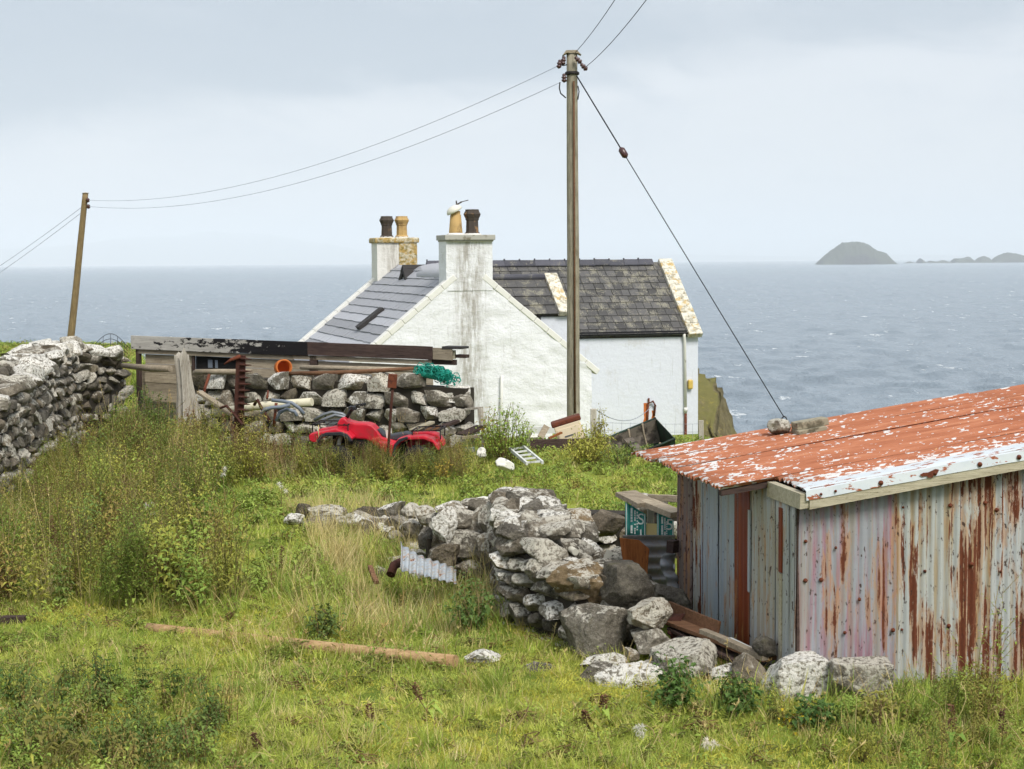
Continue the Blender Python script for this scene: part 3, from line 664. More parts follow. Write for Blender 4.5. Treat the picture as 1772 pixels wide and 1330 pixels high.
cw = L(MB().lathe([(0.19, -0.01), (0.215, 0.0), (0.20, 0.06), (0.15, 0.115), (0.08, 0.145), (0.0, 0.15)], (-0.28, 0.3, CT + 0.72), 16, tl), 'cowl', M['white_plastic'], ch1); cw['label'] = 'white domed cowl tipped over'
L(MB().bar((-0.24, 0.3, CT + 0.88), (-0.10, 0.3, CT + 0.96), 0.10, 0.03).bar((-0.10, 0.3, CT + 0.96), (0.06, 0.28, CT + 1.0), 0.14, 0.02).bar((-0.23, 0.3, CT + 0.90), (-0.24, 0.3, CT + 0.99), 0.02, 0.03), 'vane', M['clay_soot'], ch1)
p_ = pot(-0.22, LEN - .4, CT2 + 0.13, octp, M['clay_soot'], ch2); p_ = pot(0.24, LEN - .4, CT2 + 0.13, octp, M['clay_buff'], ch2)
L(MB().lathe([(0.24, 0), (0.18, 0.05)], (-0.22, LEN - .4, CT2 + .12), 12).lathe([(0.24, 0), (0.18, 0.05)], (0.24, LEN - .4, CT2 + .12), 12), 'flaunching', M['skew_white'], ch2)
L(MB().lathe([(0.27, 0), (0.19, 0.06)], (-0.26, .3, CT + .12), 12).lathe([(0.27, 0), (0.2, 0.05)], (0.17, .3, CT + .12), 12), 'flaunching', M['skew_white'], ch1)
# rooflight standing open on the left slope
sk = MB(); a0, a1, ya, yb = 1.85, 2.70, 3.35, 3.80
sk.hexa([on_roof(-1, a0, ya, 0.0), on_roof(-1, a1, ya, 0.0), on_roof(-1, a1, yb, 0.0), on_roof(-1, a0, yb, 0.0), on_roof(-1, a0, ya, 0.10), on_roof(-1, a1, ya, 0.13), on_roof(-1, a1, yb, 0.13), on_roof(-1, a0, yb, 0.10)])
skl = L(sk, 'skylight', M['bitumen'], roof, 0.01); skl['label'] = 'small raised rooflight with dark frame'
# drain pipes, cables and cracks on the gable face
L(MB().tube([(0.78, -0.09, -0.6), (0.78, -0.10, 1.6), (0.80, -0.10, 2.3)], 0.035, 8).tube([(0.86, -0.09, -0.6), (0.86, -0.09, 1.2)], 0.02, 6), 'waste_pipe', M['skew_white'], gab)
# ---------------- right hand wing, ridge parallel to the gable
T0 = 3.2; WX0, WX1 = -0.5, 7.52; EZ = CZ - 2.0 - hz0; WR = CZ - 0.07 - hz0; HD = 2.15
wing = MB().box(((WX0 + WX1) / 2, T0 + 0.25, (EZ - 2.2) / 2), (WX1 - WX0, 0.5, EZ + 2.2))
poly = [(T0 + 0.5, -2.2), (T0 + 2 * HD, -2.2), (T0 + 2 * HD, EZ), (T0 + HD, WR - 0.03), (T0 + 0.5, EZ + 0.42)]
wing.prism(poly, WX1 - 0.5, WX1 - 0.002, lambda u, v, w_: Vector((w_, u, v)))
wing.box(((WX0 + WX1) / 2, T0 + 2 * HD - 0.25, (EZ - 2.2) / 2), (WX1 - WX0 - 1.1, 0.5, EZ + 2.2))
wg = L(wing, 'wing_wall', M['harl_wing']); wg['label'] = 'smooth bluish white wall of the right wing'
ws = math.atan((WR - EZ) / HD); wc, wsn = math.cos(ws), math.sin(ws); WL = HD / wc + 0.10
def on_wing(t_, x, h, back=1): return Vector((x, T0 + HD - back * (t_ * wc + h * wsn), WR - t_ * wsn + h * wc))
rb = MB()
for bk_ in (1, -1):
    rb.hexa([on_wing(0, WX0, -.14, bk_), on_wing(WL, WX0, -.14, bk_), on_wing(WL, WX1 - .05, -.14, bk_), on_wing(0, WX1 - .05, -.14, bk_), on_wing(0, WX0, -.02, bk_), on_wing(WL, WX0, -.02, bk_), on_wing(WL, WX1 - .05, -.02, bk_), on_wing(0, WX1 - .05, -.02, bk_)])
wroof = L(rb, 'wing_roof', M['bitumen'])
sm = []
for k in range(4):
    w_ = (0.26, 0.29, 0.32, 0.235)[k]; ln = 0.36
    s1 = MB().hexa([(0, 0, 0), (w_ - .006, 0, 0), (w_ - .006, -ln, 0.018), (0, -ln, 0.018), (0.004, 0, .010), (w_ - .01, 0, .010), (w_ - .012, -ln, .034), (0.008, -ln, .034)]); sm.append((s1.mesh('slate', M['slate']), w_))
NR = 11; expo = (WL - 0.03) / NR
rowm = Matrix.Rotation(ws, 4, 'X')     # the slate lies along the slope, y negative is downhill
HM = wm(house)
for k in range(NR):
    tt = 0.02 + k * expo; x = WX0 + 0.75 + (0.13 if k % 2 else 0); xmin = 0.35 if tt < 0.62 else (3.0 if tt < 1.9 else 3.3)
    while x < WX1 - 0.36:
        me_, w_ = rr.choice(sm)
        if x > xmin:
            p_ = on_wing(tt + expo - 0.36 + 0.05, x, 0.0)
            place('slate', me_, wroof, HM @ (Matrix.Translation(p_) @ rowm @ Matrix.Rotation(R(rr.uniform(-1.2, 1.2)), 4, 'Z')))
        x += w_
cm = MB()
for k in range(9):
    t0 = WL - k * .33; t1 = max(t0 - .4, 0)
    if t0 < .1: break
    cm.hexa([on_wing(t1, WX0, -.012, -1), on_wing(t0, WX0, .012, -1), on_wing(t0, WX1 - .3, .012, -1), on_wing(t1, WX1 - .3, -.012, -1), on_wing(t1, WX0, 0, -1), on_wing(t0, WX0, .03, -1), on_wing(t0, WX1 - .3, .03, -1), on_wing(t1, WX1 - .3, 0, -1)])
L(cm, 'slate_course', M['slate'], wroof)
x = 0.2; prx = MB().add([(0, -0.16, -0.10), (0, 0, 0.05), (0, 0.16, -0.10), (0.448, -0.16, -0.10), (0.448, 0, 0.05), (0.448, 0.16, -0.10), (0, -.16, -.13), (.448, -.16, -.13), (0, .16, -.13), (.448, .16, -.13)], [(0, 1, 4, 3), (1, 2, 5, 4), (0, 3, 7, 6), (2, 8, 9, 5), (0, 6, 8, 2, 1), (3, 4, 5, 9, 7)])
prx.tube([(0.0, 0, 0.055), (0.03, 0, 0.055)], 0.035, 6); rme = prx.mesh('ridge_tile', M['ridge_tile'])
while x < WX1 - 0.55:
    place('ridge_tile', rme, wroof, HM @ Matrix.Translation((x, T0 + HD, WR + 0.06 + rr.uniform(-.008, .008)))); x += 0.452
# lichened skew at the right end
sk = MB(); n_ = 7
for k in range(n_):
    a, b = lerp(-0.05, WL + 0.12, k / n_), lerp(-0.05, WL + 0.12, (k + 1) / n_) - .004; e = rr.uniform(0, .02)
    sk.hexa([on_wing(a, WX1 - .36, -.04), on_wing(b, WX1 - .36, -.04), on_wing(b, WX1 + .06, -.04), on_wing(a, WX1 + .06, -.04), on_wing(a, WX1 - .36, .12 + e), on_wing(b, WX1 - .36, .12 + e), on_wing(b, WX1 + .06, .12 + e), on_wing(a, WX1 + .06, .12 + e)])
o = L(sk, 'skew', M['lichen_stone'], bevel=0.02); o['label'] = 'pale skew stones spotted with orange lichen'
# gutter and brackets
e0 = on_wing(WL, 3.0, 0.0); gx0, gx1 = 3.35, WX1 - .12; gy, gzz = T0 - 0.10, EZ - 0.02
gt = MB(); prof_ = [(0.055 * math.cos(a), 0.055 * math.sin(a)) for a in np.linspace(math.pi, 2 * math.pi, 8)]
gt.add([(gx0, gy + c_, gzz + s_) for c_, s_ in prof_] + [(gx1, gy + c_, gzz + s_) for c_, s_ in prof_], [(k, k + 1, 9 + k, 8 + k) for k in range(7)], True)
gt.box(((gx0 + gx1) / 2, T0 - 0.03, gzz + 0.01), (gx1 - gx0, 0.05, 0.09))
gut = L(gt, 'gutter', M['wire_dark']); so = gut.modifiers.new('solid', 'SOLIDIFY'); so.thickness = 0.012
for k in range(6): L(MB().box((3.5 + k * 0.74, gy + .02, gzz - 0.06), (0.035, 0.09, 0.035)), 'bracket', M['wire_dark'], gut)
dpx = 7.06
dp = L(MB().tube([(dpx, gy, gzz - .03), (dpx, gy, gzz - .12), (dpx + .03, T0 - .06, gzz - .25), (dpx + .06, T0 - .06, -1.0 + 1.85)], 0.042, 10).lathe([(0.055, -0.06), (0.055, 0.06)], (dpx + .06, T0 - .06, 0.95), 10), 'downpipe', M['skew_white'])
L(MB().tube([(dpx + .06, T0 - .06, 0.90), (dpx + .06, T0 - .06, -1.6)], 0.038, 10), 'rusted_pipe', M['rust'], dp)['label'] = 'rust stained lower length of the downpipe'
L(MB().box((7.26, T0 - .06, EZ - 1.49), (0.15, 0.12, 0.27)), 'wall_lamp', M['lamp_yellow'], house, 0.04)
cl = L(MB().tube([(6.02, T0 - .03, EZ - 1.85), (6.02, T0 - .06, EZ - 1.98), (6.12, T0 - .09, EZ - 1.93), (6.2, T0 - .07, EZ - 2.05), (6.18, T0 - .04, EZ - 2.35)], 0.03, 8).tube([(6.0, T0 - .03, EZ - 2.0), (5.97, T0 - .03, EZ - 2.65)], 0.035, 8), 'waste_pipe', M['rust'], wg)
# rust run below the waste pipe: a thin crust with its own ragged outline
rs_ = MB()
for x0, x1, za, zb in ((5.88, 6.03, EZ - 1.98, EZ - 2.95), (6.12, 6.22, EZ - 2.2, EZ - 2.95)):
    pl = [(x0, za)] + [(x0 + rr.uniform(-.03, .03), lerp(za, zb, k / 7)) for k in range(1, 8)] + [(x1 + rr.uniform(-.03, .03), lerp(zb, za, k / 7)) for k in range(0, 8)]
    rs_.prism(pl, T0 - 0.004, T0 + 0.02, lambda u, v, w_: Vector((u, w_, v)))
L(rs_, 'rust_stain', M['clay_orange'], wg)
# ---------------- low link roof between cottage and wing
LT, LD, LX0, LX1 = 2.35, 1.15, 0.5, 3.42; LE = CZ - 1.36 - hz0; LR_ = CZ - 0.47 - hz0
ls = math.atan((LR_ - LE) / LD); lc, lsn = math.cos(ls), math.sin(ls); LL = LD / lc + .08
def on_link(t_, x, h): return Vector((x, LT + LD - (t_ * lc + h * lsn), LR_ - t_ * lsn + h * lc))
mb = MB().prism([(LT + .03, -1.2), (LT + 1.6, -1.2), (LT + 1.6, LR_ - .1), (LT + LD, LR_ - .04), (LT + .03, LE)], 2.62, LX1 - .05, lambda u, v, w_: Vector((w_, u, v)))
L(mb, 'link_wall', M['harl_wing'])
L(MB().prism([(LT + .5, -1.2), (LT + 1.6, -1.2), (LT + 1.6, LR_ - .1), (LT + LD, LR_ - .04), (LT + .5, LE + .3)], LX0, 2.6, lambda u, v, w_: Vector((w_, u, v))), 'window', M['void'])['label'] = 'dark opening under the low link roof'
rb = MB().hexa([on_link(0, LX0, -.10), on_link(LL, LX0, -.10), on_link(LL, LX1, -.10), on_link(0, LX1, -.10), on_link(0, LX0, -.01), on_link(LL, LX0, -.01), on_link(LL, LX1, -.01), on_link(0, LX1, -.01)])
lroof = L(rb, 'link_roof', M['bitumen'])
for k in range(4):
    t1 = k * LL / 4; t0 = t1 + LL / 4 + .03; cm = MB(); x = LX0
    while x < LX1 - .3:
        w_ = rr.uniform(.24, .34); e = rr.uniform(0, .01)
        cm.hexa([on_link(t1, x, -.005), on_link(t0, x, .01), on_link(t0, x + w_ - .006, .01), on_link(t1, x + w_ - .006, -.005), on_link(t1, x, .006), on_link(t0, x, .03 + e), on_link(t0, x + w_ - .006, .03 + e), on_link(t1, x + w_ - .006, .006)]); x += w_
    L(cm, 'slate_course', M['slate'], lroof)
L(MB().tube([(LX0, LT + LD, LR_ + .03), (LX1 - .3, LT + LD, LR_ + .03)], 0.09, 8), 'ridge_roll', M['ridge_tile'], lroof)
sk = MB().hexa([on_link(-.1, LX1 - .34, -.04), on_link(LL + .06, LX1 - .34, -.04), on_link(LL + .06, LX1 + .03, -.04), on_link(-.1, LX1 + .03, -.04), on_link(-.1, LX1 - .34, .12), on_link(LL + .06, LX1 - .34, .12), on_link(LL + .06, LX1 + .03, .12), on_link(-.1, LX1 + .03, .12)])
L(sk, 'skew', M['lichen_stone'], house, 0.02)
# ------------------------------------------------------------------ stones
def rock_mesh(seed, n=6, sph=0.35, rough=0.07, cuts=5, fine=0.0):
    rn = random.Random(seed); vs, key, fs = [], {}, []
    def vid(p):
        k = (round(p[0], 5), round(p[1], 5), round(p[2], 5))
        if k not in key: key[k] = len(vs); vs.append(Vector(p))
        return key[k]
    for ax in range(3):
        for s_ in (-1, 1):
            for i in range(n):
                for j in range(n):
                    q_ = []
                    for a, b in ((i, j), (i + 1, j), (i + 1, j + 1), (i, j + 1)):
                        p = [0, 0, 0]; p[ax] = s_; p[(ax + 1) % 3] = -1 + 2 * a / n; p[(ax + 2) % 3] = -1 + 2 * b / n; q_.append(vid(p))
                    fs.append(tuple(q_ if s_ > 0 else q_[::-1]))
    pl = []
    for _ in range(cuts):
        d_ = Vector((rn.gauss(0, 1), rn.gauss(0, 1), rn.gauss(0, 0.8))).normalized(); pl.append((d_, rn.uniform(0.66, 0.96)))
    off = Vector((rn.uniform(-50, 50), rn.uniform(-50, 50), rn.uniform(-50, 50))); out = []
    for p in vs:
        s_ = p.normalized() * 1.18; p2 = p.lerp(s_, sph)
        for d_, k in pl:
            e = p2.dot(d_) - k
            if e > 0: p2 = p2 - d_ * e * 0.97
        nrm = p2.normalized()
        dsp = rough * 1.6 * mnoise.noise(p2 * 1.3 + off) + rough * 0.8 * mnoise.noise(p2 * 3.1 + off)
        if fine: dsp += fine * mnoise.fractal(p2 * 6.5 + off, 0.7, 2.1, 3)
        out.append(p2 + nrm * dsp)
    a = np.array([tuple(p) for p in out]); lo, hi = a.min(0), a.max(0); a = (a - (lo + hi) / 2) / (hi - lo)
    mb = MB(); mb.add([tuple(p) for p in a], fs, True); return mb
def variants(nm, seeds, mats, **kw):
    r_ = []
    for s_ in seeds:
        b = rock_mesh(s_, **kw)
        for mk in mats:
            m0 = b.mesh(nm, M[mk]); m0.set_sharp_from_angle(angle=R(30)); r_.append(m0)
    return r_
RK_FAR = variants('stone', range(20, 30), ('stone', 'stone_pale', 'stone', 'stone_dark'), n=5, sph=0.25, rough=0.06, cuts=13)
RK_MID = variants('stone', range(40, 50), ('stone_pale', 'stone_pale', 'stone', 'stone_white'), n=7, sph=0.14, rough=0.045, cuts=9)
RK_NEAR = variants('stone', range(60, 70), ('stone', 'stone_pale', 'stone', 'stone_white'), n=12, sph=0.22, rough=0.05, cuts=14, fine=0.045)
def stone_at(parent, me_, c, size, yaw, rn, tilt=8, name='stone'):
    Mx = Matrix.Translation(Vector(c)) @ Matrix.Rotation(yaw, 4, 'Z') @ Euler((R(rn.uniform(-tilt, tilt)), R(rn.uniform(-tilt, tilt)), R(rn.uniform(-tilt, tilt)))).to_matrix().to_4x4()
    Mx = Mx @ Matrix.Diagonal((size[0] * rn.choice((-1, 1)), size[1] * rn.choice((-1, 1)), size[2], 1))
    return place(name, me_, parent, Mx)
def wall_face(parent, pts, tops, depth, Lr, Hr, meshes, rn, inward, maxn=300, base_drop=0.15, skip=None, over=1.06, tl=5):
    """courses of stones along the polyline pts (x, y), the wallhead heights tops at the same points; inward = +1 / -1 side"""
    seg = [0.0]
    for a, b in zip(pts, pts[1:]): seg.append(seg[-1] + math.hypot(b[0] - a[0], b[1] - a[1]))
    tot = seg[-1]
    def at(s_):
        for k in range(len(pts) - 1):
            if s_ <= seg[k + 1] or k == len(pts) - 2:
                t_ = (s_ - seg[k]) / (seg[k + 1] - seg[k]); a, b = pts[k], pts[k + 1]
                return lerp(a[0], b[0], t_), lerp(a[1], b[1], t_), math.atan2(b[1] - a[1], b[0] - a[0]), lerp(tops[k], tops[k + 1], t_)
    cnt = 0; zoff = -base_drop; course = 0
    while True:
        hh = rn.uniform(*Hr); s_ = rn.uniform(-0.1, 0.05); placed = 0
        while s_ < tot:
            ln = rn.uniform(*Lr) * (1.25 if rn.random() < 0.15 else 1.0); x, y, a, tp = at(min(max(s_ + ln / 2, 0), tot)); g0 = gz(x, y)
            h1 = hh * rn.uniform(0.85, 1.12); z0 = g0 + zoff
            if z0 + hh * 0.6 < tp and cnt < maxn:
                dp = depth * rn.uniform(0.85, 1.15); ox = -math.sin(a) * inward * (dp / 2 + rn.uniform(-0.04, 0.03)); oy = math.cos(a) * inward * (dp / 2 + rn.uniform(-0.04, 0.03))
                if skip is None or not skip(x, y, z0):
                    stone_at(parent, rn.choice(meshes), (x + ox, y + oy, z0 + h1 / 2), (ln * over, dp, h1 * over), a, rn, tl); cnt += 1
                placed += 1
            s_ += ln
        zoff += hh * 0.97; course += 1
        if not placed or course > 14: break
    return cnt
def wall_core(parent, pts, tops, off, thick, inset, m_='wall_core'):
    mb = MB(); vs_ = []
    n_ = len(pts)
    for k, (p, tp) in enumerate(zip(pts, tops)):
        a = pts[max(k - 1, 0)]; b = pts[min(k + 1, n_ - 1)]; d_ = Vector((b[0] - a[0], b[1] - a[1])).normalized(); nrm = Vector((-d_.y, d_.x)) * off
        p0 = Vector(p) + nrm * inset; p1 = Vector(p) + nrm * (thick - inset); g0 = gz(*p) - .3
        vs_ += [(p0.x, p0.y, g0), (p1.x, p1.y, g0), (p1.x, p1.y, tp - .12), (p0.x, p0.y, tp - .12)]
    fs_ = [(0, 1, 2, 3), tuple((n_ - 1) * 4 + k for k in (3, 2, 1, 0))]
    for k in range(n_ - 1):
        for e in range(4): fs_.append((k * 4 + e, k * 4 + (e + 1) % 4, k * 4 + 4 + (e + 1) % 4, k * 4 + 4 + e))
    mb.add(vs_, fs_); return mb.part('rubble_core', M[m_], parent)
def cap_stones(parent, pts, tops, off, thick, meshes, rn, Lr=(0.3, 0.5), h=(0.14, 0.26), across=2):
    seg = [0.0]
    for a, b in zip(pts, pts[1:]): seg.append(seg[-1] + math.hypot(b[0] - a[0], b[1] - a[1]))
    for lane in range(across):
        s_ = rn.uniform(0, .2)
        while s_ < seg[-1]:
            ln = rn.uniform(*Lr); m_ = min(s_ + ln / 2, seg[-1] - .01)
            for k in range(len(pts) - 1):
                if seg[k] <= m_ <= seg[k + 1]: break
            t_ = (m_ - seg[k]) / (seg[k + 1] - seg[k]); a, b = pts[k], pts[k + 1]; ang = math.atan2(b[1] - a[1], b[0] - a[0])
            wd = thick / across; o_ = off * (wd * (lane + .5 + rn.uniform(-.28, .28))); ang += R(rn.uniform(-28, 28)); hh = rn.uniform(*h)
            an0 = math.atan2(b[1] - a[1], b[0] - a[0]); x, y = lerp(a[0], b[0], t_) - math.sin(an0) * o_, lerp(a[1], b[1], t_) + math.cos(an0) * o_
            stone_at(parent, rn.choice(meshes), (x, y, lerp(tops[k], tops[k + 1], t_) + hh * .15), (ln * rn.uniform(.9, 1.25), wd * rn.uniform(.9, 1.45), hh), ang, rn, 14); s_ += ln
# -- long wall on the left, running away from us (its right face seen aslant)
lw = [(-6.75, 20.6), (-7.0, 23.5), (-7.42, 26.5), (-8.05, 30.0), (-8.5, 33.0), (-8.05, 35.0)]
lt = [1.30, 1.48, 1.74, 1.84, 1.82, 1.42]
wall1 = thing('stone_wall', 'long lichened drystone wall running away on the left', 'wall', (lw[2][0], lw[2][1], 0)); rn = random.Random(3)
c_ = wall_face(wall1, lw, lt, 0.36, (0.28, 0.52), (0.16, 0.25), RK_FAR, rn, +1, 252, -0.50, tl=11, over=1.12)
low = MB(); lrk = [rock_mesh(s_, 4, .25, .08, 9) for s_ in range(130, 136)]
for k in range(3):
    y = 20.7
    while y < 33:
        for q_ in range(len(lw) - 1):
            if lw[q_][1] <= y <= lw[q_ + 1][1]: break
        x = lerp(lw[q_][0], lw[q_ + 1][0], (y - lw[q_][1]) / (lw[q_ + 1][1] - lw[q_][1])); b_ = rn.choice(lrk); sx = rn.uniform(.3, .5)
        mm = Matrix.Translation((x - .21 + rn.uniform(-.04, .04), y + sx / 2, gz(x, y) + .05 + k * .18)) @ Matrix.Rotation(R(90 + rn.uniform(-12, 12)), 4, 'Z') @ Matrix.Diagonal((sx * 1.1, .36, .22, 1)); low.add([mm @ Vector(v) for v in b_.v], b_.f, True); y += sx
low.part('lower_stones', M['stone'], wall1)['kind'] = 'stuff'
cap_stones(wall1, lw, [x - .02 for x in lt], +1, 0.78, variants('stone', range(80, 86), ('stone_pale', 'stone_white', 'stone'), n=6, sph=0.25, rough=.06, cuts=13), rn, (0.46, 0.76), (.14, .30), 2)
wall_core(wall1, lw, lt, +1, 0.8, 0.10)
# -- byre wall behind the quad bike
e1 = P(800, 780, 29.4); e0 = P(330, 780, 31.8)
bw = [(e0.x, e0.y), (lerp(e0.x, e1.x, .5), lerp(e0.y, e1.y, .5)), (e1.x, e1.y)]; bt = [1.36, 1.36, 1.28]
wall2 = thing('stone_wall', 'squared drystone wall behind the red quad bike', 'wall', (e1.x, e1.y, 0)); rn = random.Random(9)
bmesh_set = RK_MID
wall_face(wall2, bw, bt, 0.34, (0.26, 0.56), (0.20, 0.33), bmesh_set, rn, +1, 220, 0.1, over=1.04)
# quoins on the right hand end
for k in range(4):
    stone_at(wall2, rn.choice(bmesh_set), (e1.x - .14 + rn.uniform(-.04, .04), e1.y + .42, .12 + k * .31), (.5, .5, .31), 0, rn, 3)
wall_core(wall2, bw, bt, +1, 0.62, 0.12)
# -- ruined fold wall in front of us: left side running back, then turning to the right
def fold(pxb, D): p = P(pxb, 1000, D); return (p.x, D)
fl_ = [(0.46, 14.55), (-0.14, 15.65), (-0.22, 17.1), (-0.30, 18.9)]; ft = [0.72, 0.80, 0.76, 0.74]
wall3 = thing('stone_wall', 'tumbled drystone fold wall with big lichened boulders beside the rusty shed', 'wall', (0.2, 16.0, 0)); rn = random.Random(21)
wall_face(wall3, fl_[::-1], ft[::-1], 0.34, (0.18, 0.40), (0.12, 0.21), RK_NEAR, rn, +1, 150, 0.1, over=1.04)
cap_stones(wall3, fl_[:0:-1], [x + .02 for x in ft[:0:-1]], +1, 0.72, RK_NEAR, rn, (0.22, 0.44), (.12, .24), 3)
wall_core(wall3, fl_, ft, -1, 0.66, 0.14)
# inner right face of the same stretch
wall_face(wall3, [(x + .66, y + .10) for x, y in fl_], [x - .06 for x in ft], 0.3, (0.3, .5), (.2, .32), RK_NEAR, rn, +1, 46, 0.05)
bk_ = [(-0.24, 19.1), (0.9, 19.0), (2.1, 18.7)]; bt_ = [0.64, 0.62, 0.62]
wall_face(wall3, bk_, bt_, 0.4, (0.34, 0.56), (0.2, 0.30), RK_NEAR, rn, +1, 60, 0.1, over=1.0); wall_core(wall3, bk_, bt_, +1, 0.55, .12)
lf_ = [(-0.88, 18.5), (-0.26, 18.75)]; lft = [0.60, 0.66]
wall_face(wall3, lf_, lft, 0.4, (0.28, 0.5), (0.2, 0.34), RK_NEAR, rn, +1, 34, 0.35, over=1.12); wall_core(wall3, lf_, [x - .2 for x in lft], +1, 0.55, .3)
# the big stones of the tumbled end, each at its own place
big = variants('stone', range(101, 113), ('stone',), n=17, sph=0.22, rough=0.045, cuts=14, fine=0.045)
def hero(parent, k, px, py, wpx, hpx, D, mk, dep=0.8, yaw=0.0, rt=6, name='stone', sd=None):
    s_ = D / FPX; c = P(px, py, D); me_ = big[k % len(big)].copy(); me_.materials.clear(); me_.materials.append(M[mk])
    return stone_at(parent, me_, c, (wpx * s_, min(wpx, hpx * 1.4) * s_ * dep, hpx * s_), yaw, random.Random(sd or int(px)), rt, name)
for k, (px, py, w_, h_, D, mk, yw) in enumerate([
    (1005, 1006, 122, 78, 14.75, 'stone_brown', .2), (1085, 1020, 98, 98, 14.55, 'stone_dark', -.3), (1030, 1090, 122, 100, 14.35, 'stone_pale', .1),
    (1119, 1063, 84, 60, 14.2, 'stone_pale', .3), (1127, 1110, 74, 52, 14.1, 'stone', .0), (1093, 1133, 28, 28, 14.0, 'stone', .0),
    (880, 862, 74, 36, 18.7, 'stone_white', .2), (935, 870, 64, 44, 18.6, 'stone_dark', .1), (985, 915, 88, 70, 18.1, 'stone_brown', .5), (955, 905, 70, 60, 18.3, 'stone', -.3),
    (890, 905, 80, 50, 17.4, 'stone_white', .1), (885, 968, 86, 48, 15.75, 'stone_white', .2), (935, 985, 60, 56, 15.2, 'stone_pale', .2), (985, 955, 90, 50, 16.9, 'stone', .3), (1050, 985, 50, 40, 16.2, 'stone', .2),
    (768, 908, 46, 66, 18.25, 'stone_white', .1), (1045, 905, 70, 44, 18.45, 'stone_dark', .0), (802, 896, 62, 40, 18.5, 'stone', .1), (830, 906, 46, 60, 18.5, 'stone_pale', .0), (800, 938, 72, 48, 18.4, 'stone', .3), (768, 962, 58, 52, 18.25, 'stone_pale', .0), (832, 955, 56, 54, 18.4, 'stone', .2), (812, 990, 76, 44, 18.25, 'stone_dark', .1), (782, 878, 60, 24, 18.6, 'stone_white', .0), (824, 872, 62, 26, 18.6, 'stone_pale', .1), (848, 896, 44, 60, 18.3, 'stone', .1), (846, 948, 42, 56, 18.1, 'stone_pale', .2), (846, 990, 40, 44, 17.9, 'stone', .2), (1120, 1030, 46, 60, 15.6, 'stone_pale', .2)]):
    hero(wall3, k, px, py, w_, h_, D, mk, 0.9, yw)
# low rubble remnant running left from the fold
wall4 = thing('stone_wall', 'low rubble remnant of a wall sunk in pale grass', 'wall', (-1.9, 20.6, 0)); rn = random.Random(33)
for k in range(34):
    t_ = rn.random(); x = lerp(-2.75, -0.95, t_); y = 20.9 - 0.5 * t_ + rn.uniform(-.35, .3); sz = rn.uniform(.16, .44)
    stone_at(wall4, rn.choice(RK_NEAR), (x, y, gz(x, y) + .05 + rn.uniform(0, .14)), (sz, sz * .8, sz * .62), rn.uniform(0, 3), rn, 14)
for k in range(16):
    x = rn.uniform(-1.5, -.7); y = rn.uniform(18.6, 19.9); sz = rn.uniform(.14, .34)
    stone_at(wall4, rn.choice(RK_NEAR), (x, y, gz(x, y) + .06), (sz, sz * .8, sz * .6), rn.uniform(0, 3), rn, 14)
for k, (px, py, w_, h_, D, mk) in enumerate([(565, 890, 72, 34, 21.0, 'stone'), (640, 888, 80, 26, 20.9, 'stone_dark'), (678, 884, 50, 34, 20.8, 'stone_white'), (712, 886, 38, 34, 20.6, 'stone_pale'), (525, 885, 30, 26, 21.1, 'stone'), (738, 892, 40, 36, 19.6, 'stone_pale'), (742, 930, 40, 40, 19.0, 'stone'), (712, 915, 46, 34, 19.8, 'stone'), (690, 905, 40, 30, 20.3, 'stone_pale'), (610, 900, 44, 30, 20.9, 'stone_pale')]):
    hero(wall4, k + 3, px, py, w_, h_, D, mk)
# loose stones lying in the grass by the shed, each a thing of its own
def loose(px, py, w_, h_, D, mk, label, k, yaw=0.0, dep=.9):
    o = hero(None, k, px, py, w_, h_, D, mk, dep, yaw, 5, 'boulder'); tag(o, label, 'boulder', 'loose boulders in the grass'); return o
loose(1047, 1146, 94, 36, 13.85, 'stone_white', 'flat pale stone resting on top of the white angular boulder', 0, .2)
loose(1030, 1182, 70, 76, 13.5, 'stone_pale', 'grey boulder at the left foot of the tumbled wall', 1, .4)
loose(1090, 1184, 116, 76, 13.35, 'stone_white', 'white angular boulder below the tumbled wall end', 2, -.3)
loose(1187, 1150, 120, 90, 13.5, 'stone', 'big grey humped boulder above the bramble patch', 3, .1)
loose(1136, 1154, 56, 34, 13.65, 'stone_pale', 'small stone wedged left of the humped grey boulder', 4)
loose(1248, 1168, 46, 44, 13.3, 'stone_white', 'small white stone between humped boulder and shed', 5)
loose(1297, 1172, 70, 84, 13.15, 'stone_pale', 'upright pale stone left of the white crusted boulder', 6, .5)
loose(1376, 1178, 130, 100, 12.92, 'stone_white', 'large white crusted boulder by the shed corner', 7, .1)
o = hero(None, 8, 1486, 1186, 112, 96, 12.72, 'concrete', .6, .06, 3, 'stone_block'); tag(o, 'square cut grey block against the shed front', 'block'); o.data = rock_mesh(77, 12, .05, .03, 3, .03).mesh('stone_block', M['stone_pale'])
loose(1612, 1216, 112, 24, 12.85, 'stone_brown', 'flat mossy slab at the foot of the shed front', 9)
loose(1322, 1118, 42, 38, 13.35, 'stone_dark', 'small dark stone at the foot of the shed side', 10)
loose(836, 1140, 66, 36, 14.2, 'stone_white', 'white streaked stone at the right end of the log', 11, .2)
loose(936, 1160, 64, 34, 13.9, 'stone', 'low grey stone sunk in grass left of the boulders', 0, .1)
loose(1010, 1228, 30, 26, 13.1, 'stone_white', 'small white stone in front of the grey boulder', 1)
loose(1700, 1232, 70, 30, 12.6, 'stone_pale', 'low pale stone hidden in weeds at the right edge', 2)
